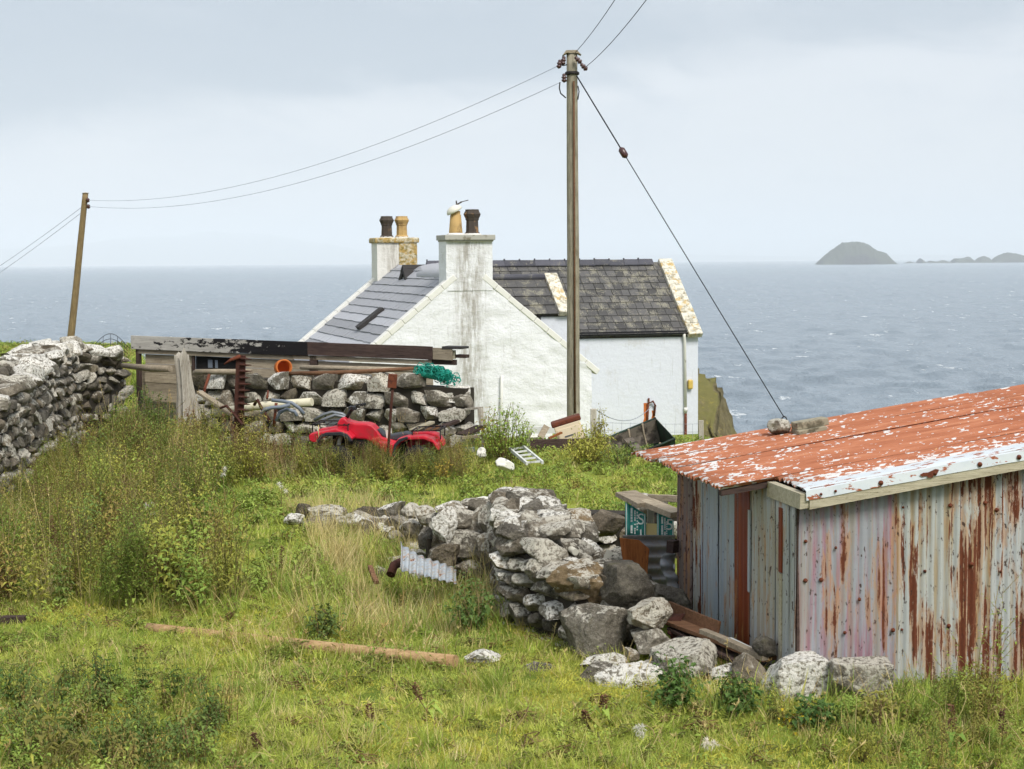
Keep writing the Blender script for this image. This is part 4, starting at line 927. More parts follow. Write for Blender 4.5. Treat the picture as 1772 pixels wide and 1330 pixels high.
# ------------------------------------------------------------------ corrugated iron shed; local x along its front, y back, z up
SROT = Matrix.Rotation(R(11.0), 3, 'Z'); SO = P(1380, 1160, 13.0); SO.z = -0.06
shed = thing('iron_shed', 'low corrugated iron shed with flaking red roof and rust streaked walls', 'shed', SO, SROT)
TS = 0.144; RE = 1.53 + 0.06            # roof pitch and eave height (local)
def rz(x): return RE + TS * (x + 0.43)
def S(mb, name, m_, parent=shed, bevel=0.0): return mb.part(name, m_, parent, True, bevel)
srn = random.Random(17)
def corr(f, u0, u1, v0, v1, pitch, amp, nu=6, per=6, uend=None, wob=0.004, ph=0.0):
    """corrugations run along u; f(u, v, h) gives the point, uend(v) -> (u0, u1) for that v"""
    nv = max(2, int((v1 - v0) / pitch * per)); rows_ = []
    for j in range(nv + 1):
        v = lerp(v0, v1, j / nv); a, b = (u0, u1) if uend is None else uend(v)
        for i in range(nu + 1):
            u = lerp(a, b, i / nu); h = amp * math.cos(2 * math.pi * (v - v0) / pitch + ph) + wob * mnoise.noise(Vector((u * 1.3, v * 2.0, v0 * 7)))
            rows_.append(f(u, v, h))
    n_ = nu + 1; mb = MB(); mb.add(rows_, [(j * n_ + i, j * n_ + i + 1, (j + 1) * n_ + i + 1, (j + 1) * n_ + i) for j in range(nv) for i in range(nu)], True); return mb
def solid(o, th=0.003): s_ = o.modifiers.new('solid', 'SOLIDIFY'); s_.thickness = th; return o
# roof sheets
fr = lambda u, v, h: Vector((u, v, rz(u) + h))
edges = [(-0.14, 0.64, 0.04), (0.60, 1.30, -0.43), (1.24, 1.96, -0.45), (1.90, 2.62, -0.42), (2.56, 3.26, -0.46)]
for k, (a, b, x0) in enumerate(edges):
    lift = 0.018 + 0.003 * (k % 2)
    jag = {}
    def ue(v, x0=x0):
        q_ = round(v / 0.09); jag.setdefault(q_, srn.uniform(-.012, .012)); return (x0 + jag[q_], 3.0)
    solid(S(corr(lambda u, v, h, l=lift: fr(u, v, h + l), 0, 0, a, b, 0.090, 0.017, 10, 8, ue, 0.006), 'roof_sheet', M['iron_roof']))
    solid(S(corr(lambda u, v, h, l=lift: fr(u, v, h + l - .014), 2.85, 5.4, a, b, 0.090, 0.017, 6, 6, None, 0.004), 'roof_sheet', M['iron_roof']))
# white flashing folded over the front verge, fascia below it
fl = MB(); n_ = 30; pts = []
for i in range(n_ + 1):
    x = lerp(0.0, 5.4, i / n_); w_ = 0.006 * mnoise.noise(Vector((x * 3, 1, 1)))
    pts.append([Vector((x, 0.06, rz(x) + .042 + w_)), Vector((x, -0.10, rz(x) + .040 + w_)), Vector((x, -0.165, rz(x) + .025 + w_)), Vector((x, -0.175, rz(x) - .05 + w_ * 1.5))])
fl.add([p for r_ in pts for p in r_], [(i * 4 + k, (i + 1) * 4 + k, (i + 1) * 4 + k + 1, i * 4 + k + 1) for i in range(n_) for k in range(3)])
fo = solid(S(fl, 'verge_flashing', M['flashing']), 0.004)
S(MB().prism([(0.03, rz(.03) - .125), (5.4, rz(5.4) - .125), (5.4, rz(5.4) - .03), (0.03, rz(.03) - .03)], -0.168, -0.10, lambda u, v, w_: Vector((u, w_, v))), 'fascia_board', M['wood_pale'])
S(MB().prism([(-0.045, rz(0) - .12), (0.028, rz(0) - .11), (0.028, rz(0) + .0), (-0.04, rz(0) + .0)], -0.15, 0.60, lambda u, v, w_: Vector((u, w_, v))), 'barge_board', M['wood_pale'])
S(MB().prism([(-.42, rz(-.42) - .05), (0.02, rz(.02) - .05), (.02, rz(.02) - .005), (-.42, rz(-.42) - .005)], .63, .70, lambda u, v, w_: Vector((u, w_, v))), 'rafter', M['wood_dark'])
# rusty bolts along the flashing
def bolt(x, y, z, nrm, r_=0.02, parent=shed):
    q_ = Vector(nrm).to_track_quat('Z', 'Y').to_matrix()
    return S(MB().lathe([(r_ * 1.9, -0.002), (r_ * 1.8, 0.004), (r_, 0.006), (r_ * .9, 0.016), (r_ * .4, 0.02)], (x, y, z), 8, q_), 'bolt', M['rust'], parent)
for x in (0.12, 0.26, 0.62, 1.05, 1.45, 1.78, 2.15): bolt(x + srn.uniform(-.03, .03), -0.18, rz(x) - .02, (0, -1, .15), .011 if x > .5 else .006, fo)
rp = S(MB().prism([(0.93, -.012), (.96, .0), (1.0, -.005), (1.06, .012), (1.09, .002), (1.08, -.02), (1.05, -.03), (1.035, -.052), (1.0, -.046), (0.985, -.03), (.95, -.03)], -0.184, -0.179, lambda u, v, w_: Vector((u, w_, rz(u) + .0 + v))), 'rust_patch', M['rust'], fo)
# front wall sheets
ff = lambda u, v, h: Vector((v, -0.012 + h, u))
fronts = [(0.0, 0.815, 'iron_pink'), (0.80, 1.615, 'iron_white'), (1.60, 2.42, 'iron_rusty'), (2.40, 3.22, 'iron_white'), (3.2, 4.02, 'iron_pink'), (4.0, 5.2, 'iron_white')]
for k, (a, b, mk) in enumerate(fronts):
    l = 0.006 * (k % 2)
    solid(S(corr(lambda u, v, h, l=l: ff(u, v, h - l), 0, 0, a, b, 0.071, 0.0105 if k else 0.0075, 8, 8, lambda v: (-0.12 + (0.05 * mnoise.noise(Vector((v * 5, k, 0)))), rz(v) - 0.09), 0.006), 'wall_sheet', M[mk]))
for x, z in ((0.38, .52), (0.785, .52), (0.86, .52), (1.26, .53), (0.86, 1.50), (1.26, 1.50), (1.56, 1.51), (0.05, 1.26), (.05, .95), (.18, .95), (1.7, .95), (1.66, 1.45), (.30, 1.2), (.5, .78), (1.05, .98), (1.45, 1.02)):
    bolt(x, -0.032, z, (0, -1, 0), srn.choice((.006, .008, .010)))
# left wall: narrower pieces of many colours
fs2 = lambda u, v, h: Vector((-0.012 - h, v, u))
lefts = [(0.0, 0.15, 'iron_grey', 0.0), (0.13, 0.47, 'iron_grey', .004), (0.45, 1.09, 'iron_grey', 0.0), (1.40, 1.90, 'iron_blue', .0), (1.915, 2.41, 'iron_blue', .006), (2.39, 2.72, 'iron_white', .0), (2.70, 3.22, 'iron_brown', .006)]
for k, (a, b, mk, l) in enumerate(lefts):
    solid(S(corr(lambda u, v, h, l=l: fs2(u, v, h + l), -.15, RE + .02, a, b, 0.071, 0.012, 8, 8, None, 0.006), 'wall_sheet', M[mk]))
solid(S(corr(lambda u, v, h: fs2(u, v, h + .012), -.15, RE + .02, 1.07, 1.46, 0.13, 0.004, 6, 6), 'wall_sheet', M['iron_strip']))['label'] = 'strip of deep rust brown sheet'
S(MB().box((-0.03, 1.075, 1.0), (.012, .05, .7)), 'cover_strip', M['iron_blue'])
S(MB().box((-0.035, .30, 1.22), (.01, .07, .52)), 'rust_strip', M['iron_strip']); S(MB().box((-0.034, .30, .55), (.01, .06, .8)), 'cover_strip', M['wood_pale'])
S(MB().box((0.02, 0.02, .72), (.06, .06, 1.6)).box((.02, 3.18, .72), (.06, .06, 1.6)), 'corner_post', M['wood_dark'])
S(MB().prism([(0, -.1), (5.2, -.1), (5.2, rz(5.2) - .06), (0, rz(0) - .06)], 3.20, 3.23, lambda u, v, w_: Vector((u, w_, v))), 'back_wall', M['iron_brown']); S(MB().box((5.2, 1.6, .85), (.03, 3.2, 1.9)), 'end_wall', M['iron_brown'])
# things lying on the shed roof
SM_ = wm(shed)
def on_shed(x, y, h=0.0): return SM_ @ Vector((x, y, rz(x) + 0.03 + h))
def roof_xy(px, py):   # where the sight line meets the roof plane
    a = SM_.inverted() @ Vector((0, 0, CZ)); b = SM_.inverted() @ P(px, py, 20.0); d_ = b - a
    t_ = (rz(0) + .03 + TS * a.x - a.z) / (d_.z - TS * d_.x); return a + d_ * t_
q_ = roof_xy(1348, 752); c = on_shed(q_.x, q_.y, .075)
s_ = c.y / FPX; st = place('boulder', rock_mesh(301, 14, .75, .05, 5, .03).mesh('boulder', M['stone']), None, Matrix.Translation(c) @ Matrix.Diagonal((42 * s_, .2, 29 * s_, 1)))
tag(st, 'round stone weighing down the red shed roof', 'boulder')
for k, (px, py, w_, h_, dz_, lb) in enumerate([(1398, 745, 50, 9, .02, 'lower concrete slab lying on the red shed roof'), (1410, 733, 56, 14, .075, 'upper concrete block resting on the slab on the shed roof')]):
    q_ = roof_xy(1400, 747); c = on_shed(q_.x + (.02 if k else 0), q_.y + (.03 if k else 0), dz_); s_ = c.y / FPX
    mb = MB().box((0, 0, 0), (w_ * s_ * 1.05, .16 if k else .2, h_ * s_ * .9)); o = mb.obj('concrete_block', M['concrete'], lb, 'block', loc=(0, 0, 0), bevel=.008)
    o.matrix_world = Matrix.Translation(c) @ Matrix.Rotation(R(11), 4, 'Z') @ Matrix.Rotation(-math.atan(TS), 4, 'Y')
# planks and scrap stacked in the gap between shed and wall
def plank(a, b, w_, h_, mk, label, name='plank', cat='plank', up=(0, 0, 1), seg=4, group='scrap between shed and wall', bevel=.004):
    return MB().bar(a, b, w_, h_, up, seg, 0.004, srn).obj(name, M[mk], label, cat, group, bevel=bevel)
plank(P(1156, 1056, 14.7), P(1243, 1092, 14.0), .03, .17, 'wood_brown', 'broad brown board on edge beside the shed wall', up=(.1, .2, 1))
plank(P(1150, 1070, 14.5), P(1332, 1140, 13.35), .16, .035, 'wood_brown', 'long brown plank sloping down towards the white crusted boulder')
plank(P(1215, 1092, 14.0), P(1325, 1138, 13.32), .07, .05, 'wood_grey', 'grey batten lying along the sloping plank')
plank(P(1170, 1085, 14.4), P(1300, 1150, 13.5), .2, .03, 'wood_dark', 'dark plank under the sloping boards')
plank(P(1262, 1105, 13.75), P(1330, 1138, 13.4), .05, .02, 'white_board', 'thin white strip on the plank pile', bevel=0)
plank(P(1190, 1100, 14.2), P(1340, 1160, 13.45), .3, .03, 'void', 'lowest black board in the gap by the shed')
ss = corr(lambda u, v, h: P(1170 - u * 40, 1098 + v * 60, 14.3 - .2 * v) + Vector((h, h, 0)), -.3, .3, -.6, .7, .35, .02, 2, 6).obj('iron_sheet', M['rust_dark'], 'dark bent iron scrap standing beside the plank pile', 'sheet'); solid(ss)
# galvanised sheets standing in the fold
g0 = lambda u, v, h: P(lerp(1078, 1168, u), lerp(926, 1050, v), 16.6 + .25 * u) + Vector((0, -h * 1.0, h * .25))
gs = corr(g0, 0, 1, 0, 1, 0.155, 0.03, 8, 8, None, 0.02).obj('iron_sheet', M['iron_galv'], 'grey galvanised corrugated sheet standing in the fold', 'sheet'); solid(gs)
g1 = lambda u, v, h: P(lerp(1148, 1170, u) - 6 * math.sin(v * 9), lerp(958, 1058, v), 16.1) + Vector((0, -h, h * .2))
gs = corr(g1, 0, 1, 0, 1, 0.2, 0.03, 4, 8, None, 0.03).obj('iron_sheet', M['iron_galv'], 'torn scrap of corrugated iron hard against the shed corner', 'sheet'); solid(gs)
rb_ = MB(); rp_ = [(1072, 930), (1106, 934), (1124, 950), (1122, 968), (1120, 1002), (1108, 990), (1098, 975), (1092, 985), (1080, 980), (1076, 960)]
rb_.prism(rp_, 16.30, 16.42, lambda u, v, w_: P(u, v, w_)); rb_.obj('board', M['wood_rot'], 'split orange brown rotten board leaning on the grey sheet', 'board', bevel=.006)
plank(P(1158, 944, 16.05), P(1170, 946, 16.0), .1, .12, 'wood_dark', 'short dark block beside the shed corner')
# teal sheets with white print in the timber frame
fr_t = thing('timber_stand', 'grey timber stand of posts and rails behind the teal sheets', 'stand', P(1120, 960, 17.4))
for a, b, w_, h_ in ((P(1082, 853, 17.2), P(1120, 873, 16.9), .26, .05), (P(1118, 868, 17.0), P(1172, 890, 16.7), .2, .06), (P(1122, 860, 17.6), P(1172, 863, 17.5), .05, .07)):
    MB().bar(a, b, w_, h_, (0, 0, 1), 3, .004, srn).part('rail', M['wood_grey'], fr_t, bevel=.005)
for px, y0_, y1_, D in ((1126, 872, 1000, 17.1), (1100, 862, 1000, 17.3)):
    MB().bar(P(px, y0_, D), P(px, y1_, D), .07, .07, (0, 1, 0)).part('post', M['wood_grey_z'], fr_t, bevel=.005)
def teal(pxa, pxb, ya, yb, yc, D, label, txt):
    c0 = P((pxa + pxb) / 2, yc, D); t_ = thing('printed_sheet', label, 'sheet', c0)
    f_ = lambda u, v, h: P(lerp(pxa, pxb, v), lerp(lerp(ya, yb, v), yc, u), D) + Vector((0, h, 0))
    mb = corr(f_, 0, 1, 0, 1, .25, .006, 2, 6); solid(mb.part('panel', M['teal_sheet'], t_), .004)
    rn_ = random.Random(int(pxa)); wd = (pxb - pxa); mk_ = MB()
    for col, (fr_, n_, sz) in enumerate(((.30, 9, .020), (.46, 11, .014), (.57, 8, .012))):      # rows of small upright print, too small to read
        for k in range(n_):
            if rn_.random() < .15: continue
            u_ = lerp(.12, .95, k / n_); q2 = f_(u_, fr_, 0) + Vector((0, -.014, 0)); mk_.box(q2, (sz, .003, sz * rn_.uniform(.8, 1.6)))
    for fr_ in (.05, .93): mk_.bar(f_(.02, fr_, 0) + Vector((0, -.014, 0)), f_(.98, fr_, 0) + Vector((0, -.014, 0)), .008, .003, (0, 1, 0))
    mk_.part('small_print', M['print_white'], t_)
    for k, ch in enumerate(txt):
        cu = bpy.data.curves.new('lettering', 'FONT'); cu.body = ch; cu.size = .16; cu.extrude = .002; cu.align_x = 'CENTER'; cu.align_y = 'CENTER'; cu.materials.append(M['print_white'])
        tmp = bpy.data.objects.new('lettering', cu); lm_ = bpy.data.meshes.new_from_object(tmp); bpy.data.objects.remove(tmp)
        o = bpy.data.objects.new('lettering', lm_); COL.objects.link(o); o.parent = t_
        q2 = f_(lerp(.32, .95, k / max(len(txt) - 1, 1)), .74, 0) + Vector((0, -.02, 0)); Mx = Matrix.Translation(q2) @ Matrix.Rotation(R(90), 4, 'X') @ Matrix.Rotation(R(0), 4, 'Z')
        o.matrix_basis = wm(t_).inverted() @ Mx
teal(1082, 1118, 868, 890, 928, 17.0, 'left teal printed sheet with white lettering in the timber frame', 'S1')
teal(1137, 1166, 886, 900, 932, 16.85, 'right teal printed sheet half behind the shed corner', '5')
MB().prism([(1117, 905), (1138, 906), (1137, 932), (1116, 930)], 17.02, 17.05, lambda u, v, w_: P(u, v, w_)).obj('board', M['cream_board'], 'cream board between the two teal sheets', 'board')
# oddments inside the fold
MB().tube([P(955, 930, 17.3), P(996, 955, 16.6)], .035, 10).obj('plastic_pipe', M['white_plastic'], 'white plastic pipe lying across the fold rubble', 'pipe')
MB().tube([P(1000, 958, 16.9), P(1026, 944, 17.2)], .022, 8).obj('plastic_pipe', M['white_plastic'], 'short thin white tube beside the grey stones', 'pipe')
MB().prism([(1045, 962), (1050, 950), (1062, 956), (1056, 964), (1050, 974), (1044, 972)], 16.5, 16.56, lambda u, v, w_: P(u, v, w_)).obj('plastic_scrap', M['white_plastic'], 'bent white plastic scrap in the fold rubble', 'scrap')
MB().tube([P(820, 868, 18.9), P(838, 864, 19.1), P(848, 866, 19.2)], .04, 10).obj('clay_pipe', M['white_plastic'], 'pale open pipe end sticking out left of the fold corner', 'pipe')
rn = random.Random(61); rub = thing('rubble_heap', 'heap of small grey rubble inside the fold', 'rubble', (1.0, 16.6, 0))
for k in range(40):
    x, y = rn.uniform(.35, 1.75), rn.uniform(15.2, 18.4); sz = rn.uniform(.14, .36)
    if x > SO.x - .19 * (y - 13) - .25: continue
    stone_at(rub, rn.choice(RK_NEAR), (x, y, .12 + rn.uniform(0, .18) + max(0, .2 - abs(x - .8) * .2)), (sz, sz * .85, sz * .7), rn.uniform(0, 3), rn, 20)
# corrugated offcut lying in the long grass left of the fold
f_ = lambda u, v, h: P(lerp(692, 790, v), lerp(lerp(937, 985, v ** .7), lerp(985, 1010, v), u), 17.6 - .5 * u) + Vector((h * .4, -h, h * .6))
solid(corr(f_, 0, 1, 0, 1, .13, .022, 4, 8, None, .03).obj('iron_sheet', M['iron_blue'], 'pale blue corrugated offcut lying in the long grass', 'sheet'))
MB().tube([P(676, 994, 17.6), P(682, 978, 17.7), P(692, 973, 17.8)], .05, 8).obj('iron_scrap', M['rust_dark'], 'dark rusty curl of scrap beside the blue offcut', 'scrap')
plank(P(640, 980, 17.6), P(652, 1008, 17.3), .05, .04, 'wood_brown', 'broken brown stake in the long grass', group=None)
# ------------------------------------------------------------------ timber lean-to with tarred fascia
jr = random.Random(23)
LA = P(228, 580, 33.6); LB = P(797, 601, 31.2); LZ = (LA.z + LB.z) / 2
ldir = Vector((LB.x - LA.x, LB.y - LA.y, 0)); LLEN = ldir.length; ldir.normalize(); lrot = Matrix(((ldir.x, -ldir.y, 0), (ldir.y, ldir.x, 0), (0, 0, 1)))
lean = thing('timber_shed', 'long low timber shed with peeling tarred fascia behind the squared wall', 'shed', (LA.x, LA.y, -0.2), lrot)
z1 = LA.z + .2; z2 = LB.z + .2
def lz(x): return lerp(z1, z2, x / LLEN)
LK = LLEN / 9.06
def T(mb, name, m_, parent=lean, bevel=0.004): return mb.part(name, m_, parent, True, bevel)
def fboard(x0, x1, dt, db, y0, y1, mk, name='fascia_board', wob=.0):
    x0 *= LK; x1 = x1 * LK if x1 < 8.87 else x1 + LLEN - 9.06
    x0 = min(x0, x1 - .05)
    n_ = max(2, int((x1 - x0) / .35)); vs_ = []
    for i in range(n_ + 1):
        x = lerp(x0, x1, i / n_); e = wob * mnoise.noise(Vector((x * 1.4, dt * 9, 2)))
        vs_ += [(x, y0, lz(x) - db + e), (x, y1, lz(x) - db + e), (x, y1, lz(x) - dt + e * .5), (x, y0, lz(x) - dt + e * .5)]
    fs_ = [(3, 2, 1, 0), tuple(n_ * 4 + k for k in range(4))]
    for i in range(n_):
        for k in range(4): fs_.append((i * 4 + k, i * 4 + (k + 1) % 4, i * 4 + 4 + (k + 1) % 4, i * 4 + 4 + k))
    return T(MB().add(vs_, fs_), name, M[mk])
o = fboard(0.0, 5.02, 0, .27, -.04, 0, 'wood_tar', wob=.012); o['label'] = 'white board with black tar flaking off'
o = fboard(5.03, 8.35, .0, .25, -.045, 0, 'wood_dark', wob=.012); o['label'] = 'dark brown fascia length'
o = fboard(8.36, 8.86, .02, .24, -.04, 0, 'wood_grey', wob=.01)
fboard(8.86, 9.06 - .13, .06, .22, .02, .1, 'wood_pale'); fboard(8.6, 9.06 + .05, -.015, .03, -.05, .3, 'bitumen', 'roof_felt', .02); fboard(8.9, 9.06 + .08, .14, .2, .05, .25, 'wood_dark', 'rafter_end'); fboard(8.2, 9.06 - .12, .24, .34, .03, .12, 'wood_dark', 'rafter_end', .02)
fboard(.15, 4.6, .275, .36, .0, .05, 'wood_grey', 'wall_plate', .006); fboard(4.6, 8.3, .26, .34, .0, .05, 'wood_grey', 'wall_plate', .008)
for k in range(5):   # horizontal wall boards, broken by the window
    a, b = .37 + k * .19, .37 + k * .19 + .185
    for x0, x1 in ((.3, 1.75), (3.05, 5.2), (5.22, 8.3)) if k < 2 else (((.3, 4.0), (4.02, 8.3)) if k < 4 else ((.3, 4.0),)):
        fboard(x0 + jr.uniform(0, .03), x1, a, b, .06 + jr.uniform(0, .012), .09, 'wood_grey', 'wall_board', .004)
fboard(.10, .2, .27, 2.3, .0, .1, 'wood_dark', 'corner_post'); fboard(1.72, 1.78, .36, .8, .03, .1, 'wood_dark', 'window_frame'); fboard(3.02, 3.08, .36, .8, .03, .1, 'wood_dark', 'window_frame')
fboard(5.05, 5.25, .26, .9, .0, .07, 'wood_dark', 'wall_post')
pane = fboard(1.78, 3.02, .37, .75, .10, .11, 'void', 'window_pane'); pane['label'] = 'dark dusty window'
T(MB().box((2.2 * LK, .095, lz(2.2) - .50), (.10, .01, .16)), 'pane_glint', M['blue_hose']); T(MB().box((2.38 * LK, .095, lz(2.4) - .5), (.06, .01, .16)), 'pane_glint', M['blue_hose'])  # bluish slips on the pane, painted glints of reflected light
T(MB().prism([(0, 0), (1.5, -.26), (1.5, -.2), (0, .045)], 0, LLEN - .75, lambda u, v, w_: Vector((w_, u + .02, lz(w_) - .05 + v))), 'roof_felt', M['bitumen'])
T(MB().box((LLEN - 1.3, .8, .6), (.1, 1.3, 1.2)), 'end_wall', M['wood_grey']); T(MB().box((.16, .8, .6), (.08, 1.3, 1.8)), 'end_wall', M['wood_grey'])
# ------------------------------------------------------------------ oddments along the squared wall
def thing1(mb, name, mk, label, cat, group=None, bevel=0.0): return mb.obj(name, M[mk], label, cat, group, bevel=bevel)
def rod(pts, r_, n=8): return MB().tube(pts, r_, n)
cp = MB(); prf = [(0.155, 0), (0.155, .34), (.125, .34), (.125, 0.02)]
mt = (P(492, 634, 31.5) - P(487, 634, 32.0)).normalized()
cp.lathe(prf, P(488, 636, 31.9), 20, Vector((.25, -.95, .08)).to_track_quat('Z', 'Y').to_matrix()); thing1(cp, 'clay_pipe', 'clay_orange', 'orange clay pipe lying open on the wallhead', 'pipe')
thing1(rod([P(520, 635, 31.2), P(600, 637, 30.9), P(720, 640, 30.4)], .045), 'timber_pole', 'wood_grey', 'grey rail lying along the wallhead right of the clay pipe', 'pole')
thing1(rod([P(500, 646, 31.0), P(570, 645, 30.7), P(640, 642, 30.4), P(716, 637, 30.0)], [.035, .04, .04, .03]), 'timber_pole', 'wood_brown', 'thin brown pole propped along the wallhead', 'pole')
thing1(rod([P(212, 632, 33.5), P(260, 637, 33), P(295, 638, 32.4)], [.05, .07, .06]), 'timber_pole', 'wood_grey', 'rough grey log between long wall and white stump', 'pole')
thing1(rod([P(338, 643, 31.6), P(380, 643, 31.5), P(436, 643, 31.3)], [.05, .055, .05]), 'timber_pole', 'wood_grey', 'pale barkless pole behind the toothed cutter bar', 'pole')
# split white stump
sb = MB(); ring = []; nst = 12
for k in range(nst + 1):
    t_ = k / nst; cpx = lerp(330, 315, t_); w_ = lerp(21, 13, t_) * (1 + .12 * math.sin(t_ * 7)); cy_ = lerp(770, 616, t_); c = P(cpx, cy_, 30.6); rr_ = w_ / 2 * 30.6 / FPX * 2.0
    row = []
    for a in range(14):
        an = 2 * math.pi * a / 14; rad = rr_ * (1 + .35 * mnoise.noise(Vector((math.cos(an) * 2.2, math.sin(an) * 2.2, t_ * 1.2)))) * (.45 if a % 3 == 0 else 1.0)
        row.append(Vector((c.x + rad * math.cos(an), c.y + rad * .7 * math.sin(an), c.z + (.30 * mnoise.noise(Vector((a * 1.7, 3, 1))) if k == nst else 0))))
    ring.append(row)
sb.add([p for r_ in ring for p in r_], [(k * 14 + a, k * 14 + (a + 1) % 14, (k + 1) * 14 + (a + 1) % 14, (k + 1) * 14 + a) for k in range(nst) for a in range(14)] + [tuple(nst * 14 + a for a in range(14))])
thing1(sb, 'tree_stump', 'wood_grey_z', 'split whitened stump standing upright in the weeds', 'stump')
# cutter bar: flat rusty bar with teeth
cb = thing('cutter_bar', 'upright rusty mower cutter bar with a row of teeth', 'cutter bar', P(412, 800, 29.8))
MB().bar(P(411, 800, 29.8), P(417, 614, 29.8), .17, .05, (0, 1, 0), 6, .004, jr).part('bar', M['rust_dark'], cb)
for k in range(14):
    y_ = lerp(620, 765, k / 13); x_ = lerp(419, 413, k / 13)
    tm = MB(); a = P(x_ - 3, y_, 29.74); b = P(x_ + 17 + jr.uniform(-2, 2), y_ + jr.uniform(-1, 2), 29.74); tm.tube([a, a.lerp(b, .5), b], [.028, .02, .006], 6); tm.part('tooth', M['rust_dark'], cb)
MB().tube([P(416, 616, 29.75), P(400, 622, 29.7), P(388, 630, 29.7)], [.04, .03, .015], 6).part('arm', M['rust'], cb)
# wheel rim half sunk in weeds
wr = MB(); c = P(350, 772, 29.0); pts = [c + Vector((.36 * math.cos(a), .05 * math.sin(a * 2), .36 * math.sin(a))) for a in np.linspace(0, 2 * math.pi, 40)]
wr.tube(pts, .022, 6); thing1(wr, 'wheel_rim', 'rust_dark', 'rusty iron wheel rim half sunk in the weeds', 'wheel rim')
thing1(rod([P(380, 706, 30.0), P(392, 702, 30), P(405, 716, 29.8), P(420, 735, 29.6)], .025, 6), 'iron_rod', 'rust_dark', 'bent iron rod left of the cutter bar', 'rod')
thing1(rod([P(440, 700, 30.1), P(446, 692, 30), P(452, 705, 30), P(468, 730, 29.8)], .03, 6), 'iron_rod', 'rust_dark', 'hooked iron rod right of the cutter bar', 'rod')
thing1(rod([P(474, 738, 29.8), P(478, 697, 29.8)], .03, 6), 'iron_stake', 'rust', 'short rusty stake in front of the blue hoses', 'stake')
thing1(rod([P(462, 690, 30.2), P(464, 676, 30.4)], .02, 6), 'iron_stake', 'rust', 'thin rusty spike above the cream pipe', 'stake')
thing1(rod([P(365, 715, 30.6), P(440, 703, 30.4), P(540, 695, 30.0)], .075, 12), 'drain_pipe', 'cream_pipe', 'thick cream drain pipe lying at the foot of the squared wall', 'pipe')
thing1(MB().bar(P(345, 678, 30.8), P(405, 718, 30.2), .14, .05, seg=3), 'plank', 'wood_grey', 'grey board sloping down from the white stump', 'plank', bevel=.005)
thing1(rod([P(352, 680, 31.0), P(362, 648, 31.3)], .03, 6), 'iron_stake', 'rust', 'leaning rusty stake beside the white stump', 'stake')
for k, (pts, lb) in enumerate([([(470, 692), (490, 694), (505, 697), (518, 706), (526, 716)], 'upper grey blue hose looped beside the cream pipe'), ([(478, 728), (484, 713), (496, 708), (510, 712), (514, 720)], 'lower grey blue hose curl beside the quad bike'), ([(452, 716), (458, 708), (470, 705), (486, 704), (502, 700)], 'grey blue hose running behind the rusty stake')]):
    thing1(rod([P(x, y, 29.6 - .1 * k) for x, y in pts], .032, 8), 'hose', 'blue_hose', lb, 'hose')
# tubular frame in front of the quad's nose
for k, pts in enumerate([[(544, 727), (560, 717), (575, 713), (592, 716), (604, 724)], [(544, 735), (562, 725), (580, 718), (598, 722), (612, 735)]]):
    thing1(rod([P(x, y, 28.6 - .3 * k) for x, y in pts], .03, 8), 'iron_hoop', 'grey_metal', ('upper', 'lower')[k] + ' grey steel hoop behind the quad bike front rack', 'hoop')
thing1(MB().prism([(562, 726), (596, 722), (606, 740), (566, 742)], 29.0, 29.05, lambda u, v, w_: P(u, v, w_)), 'steel_plate', 'grey_metal', 'grey steel plate behind the quad bike nose', 'plate')
# rusty post with a box
pb = thing('rusty_post', 'thin rusty post with a rusty box on top beside the quad seat', 'post', P(674, 822, 26.2))
MB().tube([P(669, 822, 26.2), P(673, 760, 26.2), P(677, 700, 26.2), P(680, 668, 26.2)], .022, 8).part('post', M['rust_dark'], pb)
MB().bar(P(678, 671, 26.2), P(680, 647, 26.2), .14, .10, (0, 1, 0)).part('box', M['rust'], pb, bevel=.01)
thing1(rod([P(552, 770, 26.6), P(551, 735, 26.6)], .008, 5), 'cane', 'straw', 'pale upright cane by the quad front wheel', 'cane')
# teal fishing net heap
nt_ = MB(); nr_ = random.Random(77)
for k in range(150):
    u_ = nr_.gauss(.5, .24); u_ = min(1, max(0, u_)); px = lerp(716, 792, u_); yt = 633 + 22 * max(0, u_ - .35) ** 1.2 * 1.3; py = yt + nr_.random() ** 1.3 * lerp(14, 24, u_)
    c = P(px, py, 29.9 + nr_.uniform(-.18, .18)); a0 = nr_.uniform(0, 6.28); r0 = nr_.uniform(.03, .075); ax = Vector((nr_.gauss(0, 1), nr_.gauss(0, .5), nr_.gauss(0, 1))).normalized(); bx_ = ax.cross(Vector((.3, .8, .2))).normalized()
    nt_.tube([c + (ax * math.cos(a0 + q2 * 1.1) + bx_ * math.sin(a0 + q2 * 1.1)) * r0 * (1 + .2 * nr_.random()) for q2 in range(6)], .009, 4, False)
core_ = rock_mesh(500, 8, .6, .12, 3); mm = Matrix.Translation(P(752, 647, 29.95)) @ Matrix.Rotation(R(9), 4, 'Y') @ Matrix.Diagonal((.70, .36, .20, 1)); nt_.add([mm @ Vector(v) for v in core_.v], core_.f, True)
thing1(nt_, 'fishing_net', 'net_teal', 'heap of teal fishing net on the wall end', 'net')
